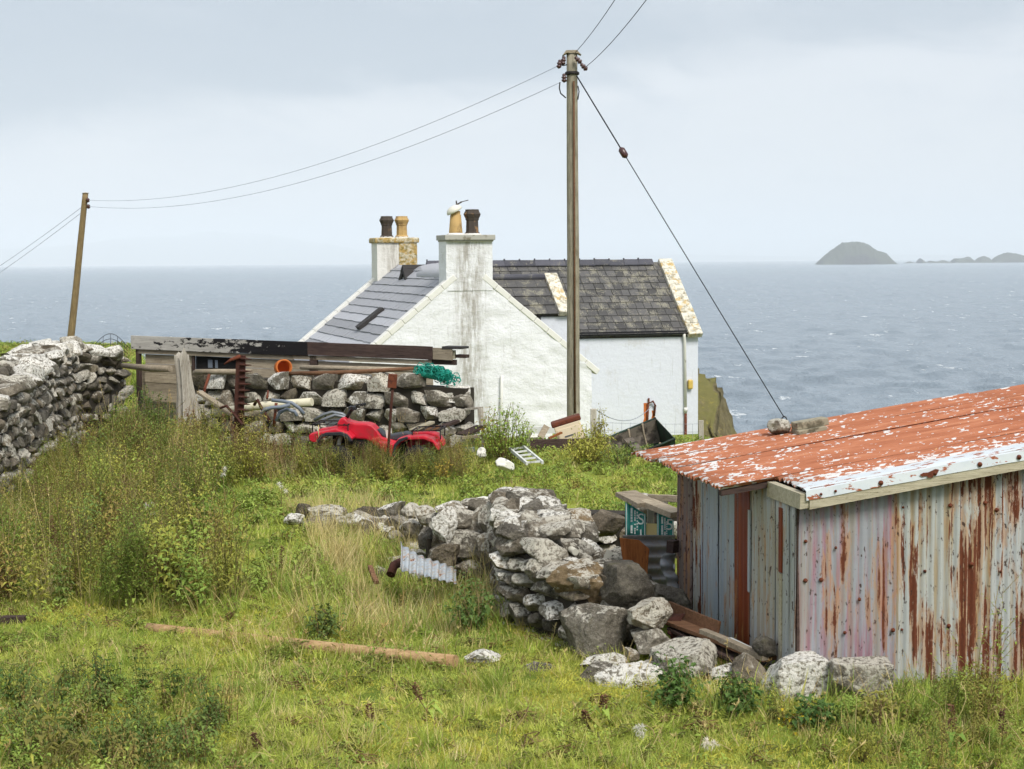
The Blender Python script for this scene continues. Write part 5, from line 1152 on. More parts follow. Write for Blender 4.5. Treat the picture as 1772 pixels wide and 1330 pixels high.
# boards and frames at the right hand end of the wall
for k, (a, b, w_, h_, mk, lb) in enumerate([(P(712, 745, 28.2), P(748, 730, 28.6), .12, .04, 'wood_pale', 'pale plank end sticking out behind the quad seat'), (P(738, 748, 28.4), P(792, 728, 28.8), .14, .05, 'wood_dark', 'dark plank behind the quad rear rack'),
     (P(716, 750, 28.3), P(760, 738, 28.5), .12, .05, 'wood_brown', 'brown plank beneath the pale plank end'), (P(798, 752, 28.9), P(834, 737, 29.2), .3, .03, 'wood_dark', 'dark board lying on the low grey rail'), (P(798, 757, 28.7), P(836, 754, 28.9), .05, .05, 'wood_grey', 'low grey rail right of the squared wall')]):
    thing1(MB().bar(a, b, w_, h_, seg=2), 'plank', mk, lb, 'plank', bevel=.005)
wf = thing('wooden_frame', 'pale upright wooden frame between squared wall and house', 'frame', P(832, 790, 29.3))
for a, b, w_ in ((P(829, 706, 29.3), P(832, 740, 29.3), .05), (P(834, 706, 29.3), P(836, 790, 29.3), .05), (P(804, 708, 29.4), P(836, 705, 29.3), .04)):
    MB().bar(a, b, w_, .04, (0, 1, 0)).part('rail', M['wood_grey_z'], wf, bevel=.004)
o = place('plastic_bag', rock_mesh(401, 10, .6, .22, 5, .06).mesh('plastic_bag', M['float_white']), None, Matrix.Translation(P(833, 782, 28.0)) @ Matrix.Diagonal((.17, .15, .18, 1))); tag(o, 'crumpled white plastic bag below the wooden frame', 'bag')
o = place('buoy', rock_mesh(402, 10, .8, .06, 3).mesh('buoy', M['float_white']), None, Matrix.Translation(P(874, 804, 26.6)) @ Matrix.Rotation(R(24), 4, 'Y') @ Matrix.Diagonal((.33, .22, .19, 1))); tag(o, 'white rounded float lying in the grass', 'float')
o = place('plastic_tub', rock_mesh(403, 6, .5, .06, 3).mesh('plastic_tub', M['blue_hose']), None, Matrix.Translation(P(812, 778, 28.2)) @ Matrix.Diagonal((.2, .15, .1, 1))); tag(o, 'small blue plastic tub in the nettles beside the white bag', 'tub')
# white ladder
ld = thing('ladder', 'short white wooden ladder lying against the plank box', 'ladder', P(920, 806, 27.6))
ra, rb2, rc, rd = P(882, 776, 28.2), P(912, 802, 26.9), P(905, 772, 28.3), P(939, 800, 27.0)
for a, b in ((ra, rb2), (rc, rd)): MB().bar(a, b, .035, .05).part('stile', M['white_board'], ld)
for k in range(5): MB().bar(ra.lerp(rb2, .05 + k * .22), rc.lerp(rd, .05 + k * .22), .03, .03).part('rung', M['white_board'], ld)
# plank box in front of the house with a cooker in it
bx_ = thing('plank_box', 'low weathered plank box of junk in front of the gable', 'box', P(980, 812, 30.0))
for k in range(3):
    MB().bar(P(914, 768 + 16 * k, 30.0), P(1052, 765 + 16 * k, 30.2), .05, .16, seg=3).part('board', M['wood_dark' if k < 2 else 'wood_grey'], bx_, bevel=.004)
MB().bar(P(915, 806, 30.0), P(914, 746, 30.0), .06, .06, (0, 1, 0)).part('post', M['wood_grey_z'], bx_)
MB().bar(P(914, 762, 30.0), P(918, 757, 31.6), .05, .2).part('board', M['wood_grey'], bx_)
ck = thing('cooker', 'cream enamelled cooker with a rusted top tipped over', 'cooker', P(985, 757, 30.8))
tl = Matrix.Rotation(R(-17), 3, 'Y'); c = P(985, 747, 30.8)
MB().box(c, (.50, .4, .36), tl).part('body', M['enamel'], ck, bevel=.02); MB().box(c + tl @ Vector((0, .02, .215)), (.56, .46, .09), tl).part('rusty_top', M['rust'], ck, bevel=.025)
MB().bar(c + tl @ Vector((-.1, -.215, -.04)), c + tl @ Vector((.1, -.215, -.04)), .015, .02).part('handle', M['grey_metal'], ck); MB().box(c + tl @ Vector((.0, -.202, -.02)), (.42, .012, .26), tl).part('door', M['enamel'], ck, bevel=.005)
thing1(MB().bar(P(935, 757, 30.6), P(946, 737, 30.7), .12, .05, (0, 1, 0)), 'board', 'wood_grey', 'short grey board upright in the plank box', 'board')
thing1(MB().bar(P(950, 758, 30.4), P(972, 748, 30.5), .07, .03, (0, 0, 1)), 'board', 'wood_rot', 'orange brown stick beside the cooker', 'board')
thing1(MB().bar(P(912, 744, 31.5), P(960, 744, 31.6), .06, .12), 'plank', 'white_board', 'white painted plank at the back of the plank box', 'plank')
o = place('plastic_sack', rock_mesh(404, 7, .6, .14, 4).mesh('plastic_sack', M['white_plastic']), None, Matrix.Translation(P(924, 757, 30.5)) @ Matrix.Diagonal((.16, .14, .1, 1))); tag(o, 'small white sack in the left corner of the plank box', 'sack')
# fence posts with wire by the wing
fp1 = thing1(MB().bar(P(1028, 790, 33.5), P(1027, 707, 33.5), .12, .12, (0, 1, 0), 4, .004, jr), 'fence_post', 'wood_grey_z', 'stout grey fence post in front of the wing wall', 'post', bevel=.01)
thing1(MB().bar(P(998, 760, 33.0), P(997, 716, 33.0), .08, .06, (0, 1, 0)), 'fence_post', 'wood_pale', 'short pale post at the foot of the utility pole', 'post', bevel=.006)
thing1(MB().bar(P(1214, 800, 33.0), P(1213, 727, 33.0), .10, .08, (0, 1, 0)), 'fence_post', 'wood_grey_z', 'grey fence post below the right corner of the wing', 'post', bevel=.006)
thing1(MB().tube(sag(P(1030, 707, 33.5), P(1132, 697, 44.9), .35), .008, 5), 'cable', 'wire_pale', 'thin cable slung from fence post to wing wall', 'cable')
wn = MB(); a, b = P(1030, 730, 33.4), P(1214, 733, 33.0)
for k in range(5):
    o_ = Vector((0, 0, -.16 * k)); wn.tube(sag(a + o_, b + o_, .02, 8), .003, 4)
for k in range(13): q2 = a.lerp(b, k / 12); wn.tube([q2, q2 - Vector((0, 0, .66))], .003, 4)
thing1(wn, 'wire_fence', 'wire_pale', 'thin wire netting between the fence posts', 'fence')
# wire netting roll at the left wall end
wn = MB()
for k in range(4):
    wn.tube([P(lerp(160, 222, u_), 601 + 6 * k - (24 - 3 * k) * math.sin(math.pi * u_) , 34.5 + .1 * k) for u_ in np.linspace(0, 1, 12)], .006, 4)
for u_ in np.linspace(.1, .9, 5): wn.tube([P(lerp(160, 222, u_), 601 - 24 * math.sin(math.pi * u_), 34.5), P(lerp(160, 222, u_), 622, 34.8)], .005, 4)
thing1(wn, 'wire_netting', 'wire_dark', 'bent roll of wire netting on the left wall end', 'netting')
# ------------------------------------------------------------------ dark green dinghy
def dinghy():
    c = P(1098, 806, 30.0); rot = Matrix.Rotation(R(20), 3, 'X') @ Matrix.Rotation(R(-8), 3, 'Y') @ Matrix.Rotation(R(16), 3, 'Z')
    b = thing('rowing_boat', 'old dark green rowing boat lying on the grass', 'boat', c + Vector((0, 0, .02)), rot)
    st = []; n_ = 10
    for k in range(n_ + 1):
        t_ = k / n_; x = lerp(-.72, .66, t_); w_ = .34 + .16 * math.sin(min(1, t_ * 1.25) * math.pi / 2) - .02 * t_; h = .44 + .10 * (1 - t_) ** 2 * 0 + .12 * t_ ** 2; k0 = .16 * (1 - t_) ** 2
        if t_ < .35: w_ *= .62 + .38 * (t_ / .35) ** .7
        st.append([Vector((x, -w_, h)), Vector((x, -w_ * .97, h * .6 + k0 * .4)), Vector((x, -w_ * .78, .12 + k0)), Vector((x, 0, k0)), Vector((x, w_ * .78, .12 + k0)), Vector((x, w_ * .97, h * .6 + k0 * .4)), Vector((x, w_, h))])
    hull = MB(); hull.add([p for r_ in st for p in r_], [(k * 7 + a, (k + 1) * 7 + a, (k + 1) * 7 + a + 1, k * 7 + a + 1) for k in range(n_) for a in range(6)] + [tuple(range(7)), tuple(n_ * 7 + a for a in range(6, -1, -1))])
    ho = hull.part('hull', M['boat_green'], b, True); solid(ho, .02)
    inn = MB(); sti = [[Vector((p.x, p.y * .93, p.z + (.018 if abs(p.y) < .25 else .004))) for p in r_] for r_ in st]
    inn.add([p for r_ in sti for p in r_], [(k * 7 + a, (k + 1) * 7 + a, (k + 1) * 7 + a + 1, k * 7 + a + 1) for k in range(n_) for a in range(6)]); inn.part('lining', M['boat_inside'], b, True)
    for sd in (0, 6): MB().tube([r_[sd] for r_ in st], .022, 6).part('gunwale', M['boat_green'], b, True)
    for k in (3, 6, 8): MB().tube([st[k][a] * 1.0 + Vector((0, -st[k][a].y * .07, .02)) for a in range(7)], .02, 5).part('rib', M['wood_grey'], b, True)
    MB().box((.05, 0, .36), (.16, .74, .03)).part('thwart', M['boat_inside'], b, True)
dinghy()
# ------------------------------------------------------------------ log half hidden in the grass
lg = MB(); a, b = PZ(256, 1088, .03), PZ(788, 1150, .03); n_ = 14
lg.tube([a.lerp(b, k / n_) + Vector((0, .006 * mnoise.noise(Vector((k * .6, 1, 1))), lerp(.0, .025, k / n_))) for k in range(n_ + 1)], [.058 + .004 * mnoise.noise(Vector((k * .9, 2, 2))) for k in range(n_ + 1)], 12)
a_log, b_log = a.copy(), b.copy()
thing1(lg, 'log', 'wood_log', 'long barkless brown log lying across the grass', 'log')
thing1(MB().bar(PZ(-30, 1072, .05), PZ(44, 1071, .05), .1, .06), 'plank', 'wood_dark', 'mossy plank end at the left edge of the grass', 'plank')
# ------------------------------------------------------------------ utility poles and wires
def upole(label, base, top, r0, r1, mk):
    t_ = thing('utility_pole', label, 'pole', base); mb = MB(); n_ = 18; pts = []; b_, a_ = Vector(base), Vector(top)
    for k in range(n_ + 1):
        q2 = k / n_; pts.append(b_.lerp(a_, q2) + Vector((.012 * mnoise.noise(Vector((q2 * 3, 1, r0 * 50))), 0, 0)))
    mb.tube(pts, [lerp(r0, r1, k / n_) for k in range(n_ + 1)], 18); return t_, mb.part('post', M[mk], t_)
PB = P(993, 745, 35.0); PB.z = gz(PB.x, PB.y) - .3; PT = P(989.5, 92, 35.0)
pole, _ = upole('tall weathered wooden utility pole in front of the cottage', PB, PT, .142, .112, 'pole_wood')
MB().prism([(-.20, -.075), (-.12, .03), (.10, .035), (.19, -.06), (.12, -.03), (-.10, -.02)], -.13, .13, lambda u, v, w_: PT + Vector((u, w_, v + .02))).part('cap', M['wood_grey'], pole)
MB().tube([P(993, 140, 34.86), P(994, 420, 34.85), P(995, 715, 34.84)], .022, 6).part('cable_cover', M['wood_brown'], pole)
MB().lathe([(.135, -.03), (.15, -.02), (.15, .02), (.13, .04)], P(990, 127, 35.0), 14).part('collar', M['dark_metal'], pole)
def insul(px, py, D, tilt, parent):
    return MB().lathe([(.012, -.10), (.05, -.07), (.055, -.045), (.03, -.03), (.05, -.01), (.055, .015), (.03, .03), (.042, .05), (.03, .075), (.012, .085)], P(px, py, D), 10, Matrix.Rotation(R(tilt), 3, 'Y')).part('insulator', M['insulator'], parent)
ATT = {'a': (968, 110), 'b': (975, 134), 'c': (1012, 114), 'd': (996, 88)}
insul(975, 104, 34.9, 10, pole); insul(968, 110, 34.8, 10, pole); insul(976, 134, 34.9, 0, pole); insul(1010, 115, 34.7, -45, pole); insul(1000, 103, 34.8, -45, pole)
MB().tube([P(984, 111, 35), P(975, 113, 34.9), P(968, 112, 34.8)], .012, 5).tube([P(984, 138, 35), P(976, 142, 34.9)], .012, 5).tube([P(998, 100, 35), P(1010, 116, 34.7)], .016, 5).part('bracket', M['dark_metal'], pole)
MB().tube([P(969, 142, 34.9), P(968, 152, 34.9), P(970, 161, 34.9), P(979, 169, 34.95)], .014, 5).part('jumper_cable', M['dark_metal'], pole)
MB().tube([P(1000, 148, 34.9), P(1002, 158, 34.9), P(1000, 172, 34.9)], .012, 5).part('jumper_cable', M['dark_metal'], pole)
FB = P(117, 640, 60); FT = P(148, 334, 60)
fpole, _ = upole('leaning slim utility pole in the distance behind the left wall', FB, FT, .135, .10, 'pole_tan')
MB().lathe([(.12, -.01), (.13, .01), (.02, .03)], FT, 10).part('cap', M['wood_grey'], fpole)
for px, py in ((152, 346), (153, 357)): MB().lathe([(.02, -.08), (.07, -.04), (.05, .0), (.07, .03), (.02, .08)], P(px, py, 59.9), 8).part('insulator', M['insulator'], fpole)
def wire(name, a, b, drop, r_, mk, label, n=30): return MB().tube(sag(a, b, drop, n), r_, 5).obj(name, M[mk], label, 'wire', 'overhead wires')
wire('overhead_wire', P(967, 113, 34.8), P(153, 346, 59.9), .82, .0055, 'wire_pale', 'upper of the two wires sagging between the poles')
wire('overhead_wire', P(970, 142, 34.9), P(154, 357, 59.9), .86, .0055, 'wire_pale', 'lower of the two wires sagging between the poles')
wire('overhead_wire', P(143, 357, 60), P(-260, 600, 95), .5, .008, 'wire_pale', 'upper wire leaving the far pole to the left')
wire('overhead_wire', P(143, 366, 60), P(-260, 616, 95), .5, .008, 'wire_pale', 'lower wire leaving the far pole to the left')
wire('overhead_wire', P(996, 90, 34.9), Vector((2.4, 2.0, 8.3)), .55, .0065, 'wire_dark', 'left wire climbing out of the top of the picture from the near pole')
wire('overhead_wire', P(1013, 116, 34.7), Vector((2.65, 2.0, 8.0)), .60, .0065, 'wire_dark', 'right wire climbing out of the top of the picture from the near pole')
AN = P(1357, 722, 33.0)
gw = thing('guy_wire', 'dark guy wire slanting from the near pole down behind the shed', 'wire', (AN.x, AN.y, gz(AN.x, AN.y)))
G0 = P(998, 131, 34.9); GM = G0.lerp(AN, .232)
MB().tube([G0, GM], .014, 6).tube([GM, AN], .010, 6).part('strand', M['wire_dark'], gw)
MB().lathe([(.03, -.12), (.07, -.08), (.07, .08), (.03, .12)], GM, 10, (AN - G0).to_track_quat('Z', 'Y').to_matrix()).part('strain_insulator', M['insulator'], gw)
MB().tube([AN + Vector((.05 * math.cos(a), 0, .07 * math.sin(a) - .05)) for a in np.linspace(0, 2 * math.pi, 14)], .012, 6).tube([AN - Vector((0, 0, .11)), Vector((AN.x + .05, AN.y, gz(AN.x, AN.y) - .2))], .02, 6).part('anchor_rod', M['dark_metal'], gw)
# ------------------------------------------------------------------ red quad bike, nose to the left; local x forward, z up
QD = 27.0; k_ = FPX / QD; qo = P(655, 817, QD)
quad = thing('quad_bike', 'red quad bike with black seat parked in the weeds', 'quad bike', (qo.x, QD, qo.z), Matrix.Rotation(math.pi - R(5), 3, 'Z'))
def Q(px, py): return ((655 - px) / k_, (817 - py) / k_)
def ext(px_pts, y0, y1): return MB().prism([Q(*p) for p in px_pts], y0, y1, lambda u, v, w_: Vector((u, w_, v)))
def QP(mb, name, m_, parent=quad, bevel=0.0, seg=3):
    o = mb.part(name, M[m_], parent, True)
    if bevel: bevel_mod(o, bevel, seg)
    return o
QP(ext([(586, 741), (587, 729), (592, 721), (599, 719), (606, 726), (618, 729), (640, 730), (648, 733), (656, 741), (668, 757), (676, 768), (672, 778), (660, 774), (648, 764), (636, 758), (618, 757), (600, 752)], -.17, .17), 'body', 'red_plastic', bevel=.05, seg=4)
for s_ in (-1, 1):
    y0, y1 = (.14, .47) if s_ > 0 else (-.47, -.14)
    QP(ext([(543, 748), (546, 744), (566, 741), (590, 736), (610, 742), (620, 752), (616, 757), (608, 748), (586, 745), (566, 749), (556, 760), (549, 759), (544, 756)], y0, y1), 'front_fender', 'red_plastic', bevel=.02)
    fy0, fy1 = (.455, .53) if s_ > 0 else (-.53, -.455)
    QP(ext([(558, 756), (564, 746), (574, 742), (600, 741), (611, 745), (620, 756), (616, 758), (608, 750), (598, 746.5), (576, 747.5), (567, 751), (561, 760)], fy0, fy1), 'fender_flare', 'black_plastic', bevel=.008)
    QP(ext([(664, 758), (690, 762), (698, 753), (712, 749), (742, 748), (756, 752), (766, 764), (768, 773), (764, 771), (757, 760), (742, 754), (714, 755), (702, 760), (694, 772), (690, 786), (680, 783), (668, 772)], y0, y1), 'rear_fender', 'red_plastic', bevel=.02)
    QP(ext([(688, 780), (692, 762), (700, 753), (714, 748.5), (716, 752), (704, 757), (696, 765), (692, 783)], fy0, fy1), 'fender_flare', 'black_plastic', bevel=.008)
    QP(ext([(742, 755), (757, 760), (764, 771), (752, 778), (712, 776), (706, 766), (716, 757)], s_ * .14 - .01, s_ * .14 + .01), 'inner_fender', 'red_plastic')
QP(ext([(654, 741), (663, 752), (674, 760), (700, 759), (716, 750), (708, 745), (694, 747), (678, 750), (668, 748), (660, 739)], -.14, .14), 'seat', 'seat_vinyl', bevel=.04, seg=4)
QP(ext([(671, 742), (676, 741), (678, 760), (673, 760)], .14, .16).prism([Q(*p) for p in [(671, 742), (676, 741), (678, 760), (673, 760)]], -.16, -.14, lambda u, v, w_: Vector((u, w_, v))), 'seat_badge', 'white_plastic')
QP(ext([(646, 756), (662, 752), (690, 760), (694, 766), (690, 786), (680, 785), (664, 776), (650, 766)], -.23, .23), 'side_panel', 'red_plastic', bevel=.03)
# handlebar and grips
h0 = Q(600, 722); h1 = Q(610, 706)
hb = QP(MB().tube([(h0[0], 0, h0[1]), (h1[0], 0, h1[1])], .03, 8).tube([(h1[0] - .12, -.38, h1[1] + .04), (h1[0] - .03, -.2, h1[1] + .05), (h1[0], -.08, h1[1]), (h1[0], .08, h1[1]), (h1[0] - .03, .2, h1[1] + .05), (h1[0] - .12, .38, h1[1] + .04)], .014, 8), 'handlebar', 'dark_metal')
for s_ in (-1, 1):
    QP(MB().tube([(h1[0] - .09, s_ * .29, h1[1] + .04), (h1[0] - .14, s_ * .43, h1[1] + .04)], .022, 8), 'grip', 'rubber', hb)
    QP(MB().tube([(h1[0] - .05, s_ * .27, h1[1] + .03), (h1[0] - .01, s_ * .38, h1[1] + .01), (h1[0] - .05, s_ * .44, h1[1] + .0)], .008, 5), 'brake_lever', 'dark_metal', hb)
QP(MB().box((h1[0], 0, h1[1] + .01), (.10, .16, .07)), 'instrument_pod', 'black_plastic', hb, .015)
def rack(x0, x1, z_, name):
    mb = MB(); w_ = .34
    mb.tube([(x0, -w_, z_), (x1, -w_, z_ + .01), (x1, w_, z_ + .01), (x0, w_, z_), (x0, -w_, z_)], .013, 6)
    for k in range(4): x = lerp(x0, x1, (k + .5) / 4); mb.tube([(x, -w_, z_), (x, w_, z_)], .009, 5)
    for s_ in (-1, 1):
        for x in (x0, x1): mb.tube([(x, s_ * w_ * .8, z_), (x, s_ * w_ * .8, z_ - .14)], .011, 5)
    return QP(mb, name, 'dark_metal')
fx, fz = Q(546, 731); rx, rzq = Q(768, 741); rack(.44, fx, fz, 'front_rack'); rack(-.60, rx, rzq, 'rear_rack')
QP(MB().box((.42, 0, .55), (.6, .26, .26)).box((-.1, 0, .34), (.7, .30, .28)).box((-.65, 0, .45), (.3, .2, .2)).tube([(.58, -.4, .24), (.58, .4, .24)], .03, 8).tube([(-.72, -.4, .22), (-.72, .4, .22)], .035, 8), 'chassis', 'dark_metal')
QP(MB().lathe([(.06, 0), (.07, .02), (.05, .035)], (1.0, .2, .66), 12, Matrix.Rotation(R(90), 3, 'Y')), 'headlight', 'white_plastic'); QP(MB().lathe([(.06, 0), (.07, .02), (.05, .035)], (1.0, -.2, .66), 12, Matrix.Rotation(R(90), 3, 'Y')), 'headlight', 'white_plastic')
QP(MB().box((-1.0, .25, .55), (.03, .1, .05)), 'tail_light', 'red_plastic')
def wheel(x, y, r_, wd):
    mt = Matrix.Rotation(R(90), 3, 'X'); mb = MB()
    mb.lathe([(r_ * .52, -wd / 2), (r_ * .75, -wd / 2), (r_ * .94, -wd * .42), (r_, -wd * .25), (r_, wd * .25), (r_ * .94, wd * .42), (r_ * .75, wd / 2), (r_ * .52, wd / 2)], (x, y, r_ - .06), 26, mt)
    for k in range(20):
        a = 2 * math.pi * k / 20; c = Vector((x + math.cos(a) * r_, y, r_ - .06 + math.sin(a) * r_)); mb.box(c + Vector((0, wd * .17 * (1 if k % 2 else -1), 0)), (.03, wd * .5, .045), Matrix.Rotation(-a, 3, 'Y'))
    w_ = QP(mb, 'wheel', 'rubber'); QP(MB().lathe([(r_ * .5, -wd * .4), (r_ * .5, -wd * .2), (r_ * .2, -wd * .12), (r_ * .2, wd * .12), (r_ * .5, wd * .2), (r_ * .5, wd * .4)], (x, y, r_ - .06), 16, mt), 'rim', 'grey_metal', w_)
for s_ in (-1, 1): wheel(.58, s_ * .42, .27, .20); wheel(-.72, s_ * .40, .27, .26)
QP(MB().tube([(.62, .30, .36), (.56, .26, .62)], .035, 10).tube([(.62, -.30, .36), (.56, -.26, .62)], .035, 10), 'shock_absorber', 'white_plastic')
# ------------------------------------------------------------------ vegetation
vr = random.Random(99)
def join_mesh(name, parts):
    vs_, fs_, mi, smt, mats = [], [], [], [], []
    for mb, mk in parts:
        if not mb.f: continue
        b = len(vs_); vs_ += mb.v; fs_ += [tuple(b + i for i in f) for f in mb.f]; mi += [len(mats)] * len(mb.f); smt += mb.sm; mats.append(M[mk])
    me_ = bpy.data.meshes.new(name); me_.from_pydata(vs_, [], fs_)
    for m_ in mats: me_.materials.append(m_)
    me_.polygons.foreach_set('material_index', mi); me_.polygons.foreach_set('use_smooth', smt); me_.update(); return me_
def blade(mb, b, az, ln, wd, lean, curl, seg=3):
    d_ = Vector((math.cos(az), math.sin(az), 0)); sd = Vector((-d_.y, d_.x, 0)); p = Vector(b); a = lean; vs_ = []
    for k in range(seg + 1):
        w_ = wd * (1 - (k / seg) ** 1.6) * .5
        if k < seg: vs_ += [p - sd * w_, p + sd * w_]
        else: vs_.append(p)
        p = p + (d_ * math.sin(a) + Vector((0, 0, math.cos(a)))) * ln / seg; a += curl / seg
    mb.add(vs_, [(2 * k, 2 * k + 1, 2 * k + 3, 2 * k + 2) for k in range(seg - 1)] + [(2 * seg - 2, 2 * seg - 1, 2 * seg)], True)
def leaf(mb, b, d_, ln, wd, droop=.3, fold=.25):
    d_ = Vector(d_).normalized(); sd = d_.cross(Vector((0, 0, 1)))
    if sd.length < .05: sd = Vector((1, 0, 0))
    sd.normalize(); up = sd.cross(d_); b = Vector(b); m1 = b + d_ * ln * .45; t_ = b + d_ * ln - Vector((0, 0, droop * ln))
    mb.add([b, m1 + sd * wd / 2 + up * fold * wd, t_, m1 - sd * wd / 2 + up * fold * wd, m1], [(0, 4, 1), (4, 2, 1), (0, 3, 4), (4, 3, 2)], False)
def stem(mb, p0, p1, r_, bend=.05, seg=3):
    p0 = Vector(p0); p1 = Vector(p1); off = Vector((vr.uniform(-bend, bend), vr.uniform(-bend, bend), 0)); pts = [p0.lerp(p1, k / seg) + off * math.sin(math.pi * k / seg) for k in range(seg + 1)]
    mb.tube(pts, [lerp(r_, r_ * .45, k / seg) for k in range(seg + 1)], 3, False); return pts
def ipt(pts, t_):
    k = min(int(t_ * (len(pts) - 1)), len(pts) - 2); return pts[k].lerp(pts[k + 1], t_ * (len(pts) - 1) - k)
def p_tuft(n, h, sp, wd=.006, lean=.5, mk='grass', extra=0):
    mb = MB(); mb2 = MB()
    for k in range(n):
        a = vr.uniform(0, 6.28); r_ = sp * math.sqrt(vr.random()); hh = h * vr.uniform(.5, 1.2)
        blade(mb, (r_ * math.cos(a), r_ * math.sin(a), -.01), vr.uniform(0, 6.28), hh, wd * vr.uniform(.7, 1.3), vr.uniform(0, lean), vr.uniform(.1, 1.3))
    for k in range(extra):
        a = vr.uniform(0, 6.28); r_ = sp * math.sqrt(vr.random()); blade(mb2, (r_ * math.cos(a), r_ * math.sin(a), 0), vr.uniform(0, 6.28), h * vr.uniform(.8, 1.7), wd * .7, vr.uniform(.1, .5), vr.uniform(.2, 1.0))
    return [(mb, mk), (mb2, 'straw')]
def p_nettle(h, n_st=4, mk='nettle', lf=.085):
    st, lv, sd = MB(), MB(), MB()
    for s_ in range(n_st):
        a = vr.uniform(0, 6.28); b = Vector((.10 * math.cos(a), .10 * math.sin(a), 0)) * vr.random(); hh = h * vr.uniform(.7, 1.1)
        pts = stem(st, b, b + Vector((vr.uniform(-.12, .12), vr.uniform(-.12, .12), hh)), .005)
        n_ = int(hh / .06)
        for k in range(2, n_ + 1):
            t_ = k / (n_ + .2); p = ipt(pts, min(t_, .999)); az = k * 1.57 + vr.uniform(-.4, .4); sz = lf * (1.2 - .6 * t_) * vr.uniform(.75, 1.25)
            for q2 in (0, math.pi): leaf(lv, p, (math.cos(az + q2), math.sin(az + q2), .35 - .5 * vr.random()), sz, sz * .55, .35)
            if vr.random() < .3 and t_ > .5:
                for q2 in range(2): leaf(sd, p, (math.cos(az + 1.5 + q2 * 3), math.sin(az + 1.5 + q2 * 3), -.4), .05, .012, .5)
    return [(st, 'stalk_green'), (lv, mk), (sd, 'weed_olive')]
def p_willow(h, n_st=5, mk='weed_olive', stalk='stalk_brown', lf=.07, leafy=1.0):
    st, lv = MB(), MB()
    for s_ in range(n_st):
        b = Vector((vr.gauss(0, .08), vr.gauss(0, .08), 0)); hh = h * vr.uniform(.65, 1.1); pts = stem(st, b, b + Vector((vr.gauss(0, .10), vr.gauss(0, .10), hh)), .0045, .06, 4)
        n_ = int(hh / .045 * leafy)
        for k in range(n_):
            t_ = .15 + .85 * k / n_; p = ipt(pts, min(t_, .999)); az = k * 2.4 + vr.uniform(-.5, .5); sz = lf * (1.15 - .55 * t_) * vr.uniform(.6, 1.25); leaf(lv, p, (math.cos(az), math.sin(az), vr.uniform(-.2, .8)), sz, sz * .42, .25)
            if vr.random() < .18:
                e = p + Vector((math.cos(az) * .12, math.sin(az) * .12, .14)); st.tube([p, e], [.003, .0015], 3, False)
                for q2 in range(4): leaf(lv, p.lerp(e, .4 + .2 * q2), (vr.gauss(0, 1), vr.gauss(0, 1), .4), sz * .7, sz * .25, .2)
    return [(st, stalk), (lv, mk)]
def p_dock(h, n_st=2):
    st, sd, lv = MB(), MB(), MB()
    for s_ in range(n_st):
        b = Vector((vr.gauss(0, .05), vr.gauss(0, .05), 0)); hh = h * vr.uniform(.8, 1.1); pts = stem(st, b, b + Vector((vr.gauss(0, .06), vr.gauss(0, .06), hh)), .006, .03, 4)
        for k in range(70):
            t_ = .45 + .55 * vr.random(); p = ipt(pts, min(t_, .999)); a = vr.uniform(0, 6.28); r_ = .035 * (1.15 - t_) + .008; leaf(sd, p + Vector((math.cos(a) * r_ * .6, math.sin(a) * r_ * .6, 0)), (math.cos(a), math.sin(a), .6), .026, .02, .1)
        for k in range(5):
            a = vr.uniform(0, 6.28); leaf(lv, ipt(pts, vr.uniform(.02, .3)), (math.cos(a), math.sin(a), .7), .2, .055, .6)
    return [(st, 'stalk_brown'), (sd, 'dock_brown'), (lv, 'weed_green')]
def p_thistle(h, fl=3, n_st=1):
    st, lv, fz = MB(), MB(), MB()
    for s_ in range(n_st):
        pts = stem(st, (vr.gauss(0, .03), vr.gauss(0, .03), 0), (vr.gauss(0, .06), vr.gauss(0, .06), h), .007, .03, 4); n_ = int(h / .035)
        for k in range(n_):
            t_ = .1 + .85 * k / n_; p = ipt(pts, t_); az = k * 2.4; ln = .14 * (1.1 - .7 * t_); d_ = Vector((math.cos(az), math.sin(az), .25)); leaf(lv, p, d_, ln, .02, .3)
            for q2 in range(4):
                sd = Vector((-d_.y, d_.x, .15)) * (1 if q2 % 2 else -1); leaf(lv, p + d_ * ln * (.3 + .2 * (q2 // 2)), d_ * .6 + sd, ln * .35, .014, .1)
        for f_ in range(fl):
            c = pts[-1] + Vector((vr.gauss(0, .03), vr.gauss(0, .03), vr.uniform(-.12, .03)))
            for k in range(46):
                v = Vector((vr.gauss(0, 1), vr.gauss(0, 1), vr.gauss(.3, .8))).normalized(); leaf(fz, c + v * .006, v, vr.uniform(.025, .05), .006, .15)
    return [(st, 'stalk_brown'), (lv, 'weed_green'), (fz, 'fluff')]
def p_shrub(w_, h, n, mk, lf=.06, stalks=14, stm='stalk_brown', flat=.5):
    st, lv = MB(), MB()
    for s_ in range(stalks):
        a = vr.uniform(0, 6.28); r_ = vr.random() ** .6; tip = Vector((math.cos(a) * r_ * w_ / 2, math.sin(a) * r_ * w_ / 2 * .7, h * (1 - .45 * r_ ** 2) * vr.uniform(.6, 1.08))); pts = stem(st, (tip.x * .25, tip.y * .25, 0), tip, .008, .1, 4)
        for k in range(n // stalks):
            t_ = vr.uniform(.15, 1.0) ** .7; p = ipt(pts, min(t_, .999)) + Vector((vr.gauss(0, .05), vr.gauss(0, .05), vr.gauss(0, .03))); d_ = Vector((vr.gauss(0, 1), vr.gauss(0, 1), vr.gauss(.1, flat))); sz = lf * vr.uniform(.5, 1.3); leaf(lv, p, d_, sz, sz * .62, .25)
    return [(st, stm), (lv, mk)]
